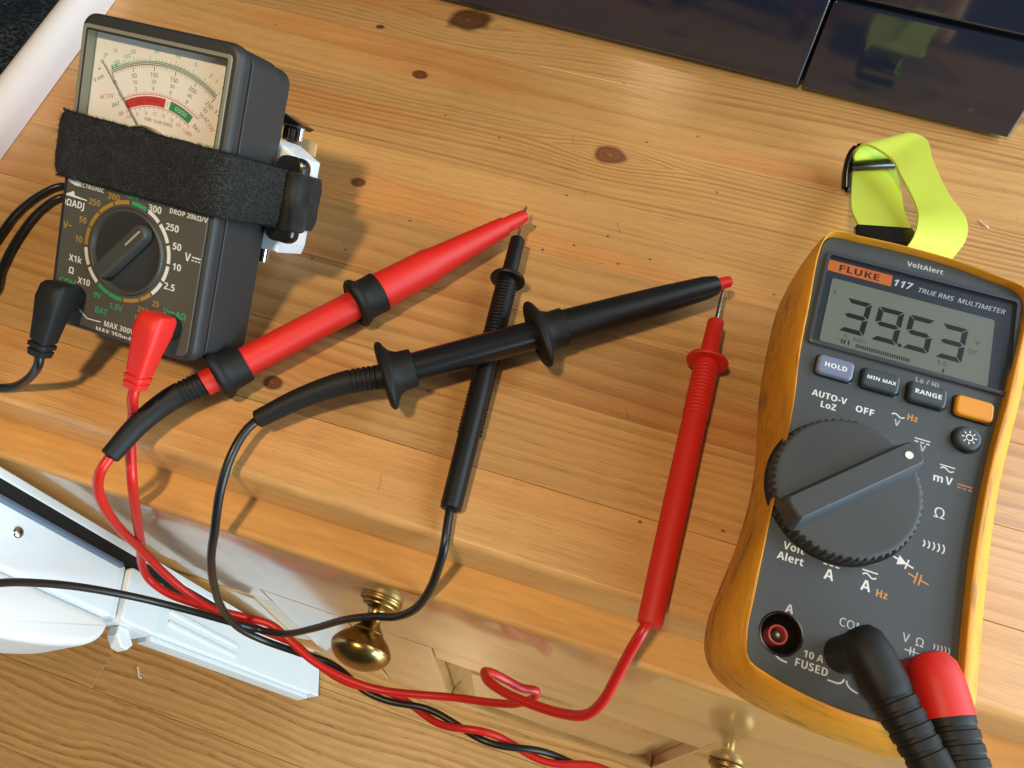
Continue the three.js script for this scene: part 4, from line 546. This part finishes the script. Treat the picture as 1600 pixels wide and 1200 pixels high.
// spring hook clip: nose, collar wing, plunger, rear wing, along the line from tip T to tail B
function hookClip(root, T, B, kind, boot) {
  const F = axisFrame(T, B), L = V(T).distanceTo(V(B)), red = kind === 'red', col = red ? mats.redPlastic : mats.blackRubber, soft = mats.blackSoft;
  const c = red ? 0.0885 : 0.088, c0 = c - 0.009, rB = red ? 0.0082 : 0.0073, rS = red ? 0.0063 : 0.0062;     // collar position, body and shaft radii
  const W = red ? [0.0094, 0.0130] : [0.0162, 0.0096];                         // wings: half-width sideways, half-height
  wpart('nose', oval(F, red ? [[0.0035, 0.0024, 0.0026], [0.004, 0.0034, 0.0034], [0.0118, 0.0038, 0.0038], [0.0121, 0.0045, 0.0045], [0.03, 0.0058, 0.0058], [0.050, 0.0071, 0.0071], [0.0535, 0.0078, 0.0078], [c0 + 0.001, rB, rB]] : [[0.006, 0.0026, 0.0036], [0.0066, 0.0040, 0.0045], [0.012, 0.0052, 0.0052], [0.03, 0.0061, 0.0061], [0.05, 0.0067, 0.0067], [c0 + 0.001, rB, rB]], 34), col, root);
  if (!red) wpart('hook_sleeve', oval(F, [[-0.0008, 0.0014, 0.0016], [0, 0.0022, 0.0024], [0.008, 0.0026, 0.0028], [0.0095, 0.0024, 0.0024]], 22, 0.7), mats.redPlastic, root);
  else wpart('hook_sleeve', oval(F, [[-0.0004, 0.0022, 0.0022], [0.0002, 0.0028, 0.0028], [0.006, 0.0032, 0.0032]], 22, 0.8), mats.redPlastic, root);
  wpart('hook', tube([F.at(0.004), F.at(-0.0002), F.at(-0.0014, 0.0006, -0.001), F.at(-0.0008, 0.001, -0.0026), F.at(0.0012, 0.001, -0.003)], 0.0005, 20, 8), mats.steel, root);
  const wing = (t, dir) => [[t - dir * 0.0095, rB + 0.0003, rB + 0.0003], [t - dir * 0.0092, rB + 0.0009, rB + 0.0009], [t - dir * 0.004, rB + 0.0007, rB + 0.0007], [t - dir * 0.0015, rB + (W[0] - rB) * 0.25, rB + (W[1] - rB) * 0.3], [t, rB + (W[0] - rB) * 0.6, rB + (W[1] - rB) * 0.65], [t + dir * 0.0006, rB + (W[0] - rB) * 0.84, rB + (W[1] - rB) * 0.86], [t + dir * 0.0012, W[0] * 0.975, W[1] * 0.975], [t + dir * 0.002, W[0], W[1]], [t + dir * 0.0029, W[0] * 0.985, W[1] * 0.985], [t + dir * 0.0036, W[0] * 0.92, W[1] * 0.92], [t + dir * 0.0039, W[0] * 0.8, W[1] * 0.8], [t + dir * 0.0034, rS * 1.15, rS * 1.15]];
  wpart('collar_wing', oval(F, wing(c, 1), 44), soft, root);
  wpart('plunger', oval(F, [[c - 0.002, rS, rS], [L - 0.004, rS, rS]], 30), red ? mats.redPlastic : mats.blackGloss, root);
  const rw = L - (red ? 0.0075 : 0.0055), rB2 = rS + 0.0012;
  wpart('rear_wing', oval(F, [[rw - 0.0095, rB2, rB2], [rw - 0.0092, rB2 + 0.0005, rB2 + 0.0005], [rw - 0.004, rB2 + 0.0008, rB2 + 0.0008], [rw - 0.0016, rB2 + (W[0] - rB2) * 0.3, rB2 + (W[1] - rB2) * 0.3], [rw - 0.0002, rB2 + (W[0] - rB2) * 0.56, rB2 + (W[1] - rB2) * 0.6], [rw + 0.0006, rB2 + (W[0] - rB2) * 0.82, rB2 + (W[1] - rB2) * 0.84], [rw + 0.0013, W[0] * 0.955, W[1] * 0.955], [rw + 0.0021, W[0] * 0.975, W[1] * 0.975], [rw + 0.0029, W[0] * 0.95, W[1] * 0.95], [rw + 0.0036, W[0] * 0.87, W[1] * 0.87], [rw + 0.0038, W[0] * 0.75, W[1] * 0.75], [rw + 0.0032, rS, rS]], 44), soft, root);
  if (red) wpart('band', oval(F, [[rw + 0.002, 0.0053, 0.0053], [L + 0.001, 0.0052, 0.0052]], 28), mats.redPlastic, root);
  wpart('strain_relief', sleeve(boot, [0.0051, 0.0049, 0.0045, 0.0041, 0.0037], 240, 20, [0.05, 0.27, 26, 0.0004]), soft, root);
}
// right-angle plug shown from above: post in the jack and a tapering arm
function elbowPlug(root, base, head, arm, rHead, matHead, matArm, ribs = true) {
  wpart('plug_post', oval(axisFrame(base, head), [[0, rHead * 0.92, rHead * 0.92], [V(base).distanceTo(V(head)), rHead, rHead]], 30), matHead, root);
  const pts = [head, ...arm]; const c = new THREE.CatmullRomCurve3(pts.map(V), false, 'centripetal');
  return c;
}
// 1: black lead from the digital meter's common jack to the black hook clip
{
  const r = thing('black_hook_lead', 'black hook clip lead lying across the black probe, plugged into the digital multimeter', 'test lead', [-0.03, 0.0, -0.16], 'leads of the digital multimeter');
  hookClip(r, [0.0329, 0.0165, -0.2266], [-0.0941, 0.0178, -0.1316], 'black', [[-0.0919, 0.0178, -0.1329], [-0.1056, 0.0170, -0.1258], [-0.1206, 0.0145, -0.1149], [-0.1340, 0.0110, -0.1025]]);
  const b = dw(-4.6, 41.2, -18), h = dw(-4.6, 59, -18), e = dw(13, 62, 3.5), f = dw(27, 61, 21), f2 = dw(40, 52, 40);
  elbowPlug(r, b, h, [], 0.0058, mats.blackSoft);
  const F = axisFrame(h, e); wpart('plug_arm', oval(F, [[-0.0062, 0.002, 0.002, 0.001], [-0.0056, 0.0040, 0.0038, 0.001], [-0.003, 0.0058, 0.0054, 0.001], [0.002, 0.0063, 0.006, 0.001], [0.010, 0.0062, 0.006], ...Array.from({ length: 5 }, (_, i) => [[0.0125 + i * 0.0034, 0.0058 - i * 0.00012, 0.0055 - i * 0.0001], [0.0128 + i * 0.0034, 0.0054 - i * 0.00012, 0.0052 - i * 0.0001], [0.0137 + i * 0.0034, 0.0054 - i * 0.00012, 0.0052 - i * 0.0001], [0.0140 + i * 0.0034, 0.0058 - i * 0.00012, 0.0055 - i * 0.0001]]).flat(), [0.036, 0.005, 0.0048], [0.058, 0.0044, 0.0043]], 30, 0.82), mats.blackSoft, r);
  const end = F.at(0.056); wpart('cable', tube([end, F.at(0.07), [end[0] + 0.03, 0.0, 0.06], [end[0] + 0.01, -0.12, 0.07], [0.09, -0.165, 0.0], ...leadPts.blackHook.slice().reverse()], 0.0018, 420, 10), mats.blackCable, r);
}
// 2: red lead from the volts jack to the red hook clip
{
  const r = thing('red_hook_lead', 'red hook clip lead with black finger wings, its tip holding the black probe', 'test lead', [-0.11, 0.0, -0.17], 'leads of the digital multimeter');
  hookClip(r, [-0.0652, 0.013, -0.2387], [-0.1603, 0.0135, -0.11], 'red', [[-0.1595, 0.0135, -0.1112], [-0.1696, 0.013, -0.0997], [-0.1763, 0.012, -0.0865], [-0.1801, 0.011, -0.0706]]);
  const b = dw(14.4, 41.2, -17.6), h = dw(14.4, 58, -17.6), e = dw(24.5, 61, 5);
  elbowPlug(r, b, h, [], 0.0060, mats.redPlastic);
  const F = axisFrame(h, e); wpart('plug_head', oval(F, [[-0.0062, 0.002, 0.002, 0.001], [-0.0056, 0.0042, 0.004, 0.001], [-0.003, 0.006, 0.0055, 0.001], [0.002, 0.0065, 0.0061, 0.001], [0.0105, 0.0066, 0.0063]], 30, 0.8), mats.redPlastic, r);
  wpart('plug_arm', oval(F, [[0.0102, 0.006, 0.0058], [0.0105, 0.0064, 0.0061], ...Array.from({ length: 5 }, (_, i) => [[0.0125 + i * 0.0034, 0.0062 - i * 0.00012, 0.0058 - i * 0.0001], [0.0128 + i * 0.0034, 0.0058 - i * 0.00012, 0.0055 - i * 0.0001], [0.0137 + i * 0.0034, 0.0058 - i * 0.00012, 0.0055 - i * 0.0001], [0.0140 + i * 0.0034, 0.0062 - i * 0.00012, 0.0058 - i * 0.0001]]).flat(), [0.036, 0.005, 0.0048], [0.055, 0.0044, 0.0043]], 30, 0.82), mats.blackSoft, r);
  const end = F.at(0.053); wpart('cable', tube([end, F.at(0.066), [end[0] + 0.02, 0.0, 0.07], [end[0], -0.12, 0.08], [0.08, -0.165, 0.01], ...leadPts.redHook.slice().reverse()], 0.0020, 420, 10), mats.redCable, r);
}
// boxy right-angle plugs of the analog meter
function meterPlug(root, u, v, mat, ring) {
  const q = meter.quaternion, at = (x, y, z) => mw(x, y, z).toArray();
  const post = axisFrame(at(u, 1, v), at(u, 8, v)); wpart('plug_post', oval(post, [[0, 0.0052, 0.0052], [0.009, 0.0052, 0.0052]], 26), mats.blackGloss, root);
  const F = axisFrame(at(u, 9.5, v - 3), at(u - 2.4, 11, v + 20));
  const b = wpart('plug_body', oval(F, [[-0.0030, 0.0030, 0.0034, -0.001], [-0.0026, 0.0045, 0.0048, -0.001], [-0.001, 0.0054, 0.0056, -0.0006], [0.004, 0.0057, 0.0058], [0.012, 0.0048, 0.0046, 0.0004], [0.0205, 0.0040, 0.0038, 0.0006], [0.0207, 0.0034, 0.0032, 0.0006], [0.0216, 0.0034, 0.0032, 0.0006], [0.0218, 0.0042, 0.0040, 0.0006], [0.0232, 0.0042, 0.0040, 0.0006], [0.0234, 0.0034, 0.0032, 0.0006], [0.0243, 0.0033, 0.0031, 0.0006], [0.0245, 0.0039, 0.0037, 0.0006], [0.0268, 0.0035, 0.0033, 0.0006], [0.0272, 0.0026, 0.0026, 0.0006]], 32, 0.45), mat, root);
  return F;
}
// 3: red lead of the analog meter
{
  const r = thing('red_test_lead', 'red test lead from the analog meter, ending in the slim red probe', 'test lead', [0.0318, 0.0, -0.13], 'leads of the analog multimeter');
  const F = meterPlug(r, 22.5, -11.5, mats.redPlastic); probe(r, [0.0312, 0.0135, -0.2292], [0.0318, 0.0051, -0.0735], mats.redSoft, mats.redSoft, mats.steel, { g: 0.0435, r0: 0.0035, r1: 0.0039, r2: 0.0049, grip: 0.026, tipLen: 0.0225 });
  const p = leadPts.redTest.slice(1); wpart('cable', tube([F.at(0.026, 0, 0.0006), F.at(0.031, 0, 0.0002), ...p, [0.0312, 0.0048, -0.078]], 0.0020, 330, 10), mats.redCable, r);
}
// 4: black lead of the analog meter
{
  const r = thing('black_test_lead', 'black test lead from the analog meter, its slim probe under the black clip', 'test lead', [-0.058, 0.0, -0.16], 'leads of the analog multimeter');
  const F = meterPlug(r, -21.5, -11.8, mats.blackSoft); probe(r, [-0.0671, 0.0112, -0.2474], [-0.0496, 0.0047, -0.0926], mats.blackRubber, mats.blackRubber, mats.steel, { g: 0.0455, r0: 0.0034, r1: 0.0037, r2: 0.0045, grip: 0.030, teeth: true, tipLen: 0.0215 });
  const lp = leadPts; wpart('cable', tube([F.at(0.026, 0, 0.0006), F.at(0.031, 0, 0), ...lp.plugBlack.slice(2), [-0.305, 0.002, -0.105], ...lp.leftB.slice().reverse().map((p) => [p[0], 0.002, p[2]]), [-0.262, 0.002, -0.194], [-0.264, 0.002, -0.2015], ...lp.leftA.map((p) => [p[0], 0.0019, p[2]]), [-0.2975, 0.0019, -0.12], [-0.2975, 0.0019, -0.09], [-0.2975, -0.004, -0.055], [-0.285, -0.012, -0.03], [-0.255, -0.013, -0.013], ...lp.blackTestEnd, [-0.051, 0.0043, -0.098]], 0.00175, 420, 10), mats.blackCable, r);
}

// ---------------------------------------------------------------- stray bits
{
  const curl = (name, label, c, k, y) => { const t = thing(name, label, 'scrap', [c[0], c[1], c[2]]); part('strip', tube([[-0.0022 * k, y, -0.002 * k], [-0.0006 * k, y + 0.0002, -0.0004 * k], [0.0008 * k, y + 0.0004, 0.0012 * k], [0.0022 * k, y, 0.0016 * k]], 0.00035 * k, 20, 6), mats.white, t); };
  curl('paper_shred', 'tiny white paper shred on the planks right of the neon strap', [0.1503, 0, -0.3174], 1, 0.0004);
  curl('lint_scrap', 'small pale lint scrap on the wooden floor beside the white appliance', [-0.3116, -0.37, -0.0127], 1.8, 0.0007);
}

renderer.render(scene, camera);
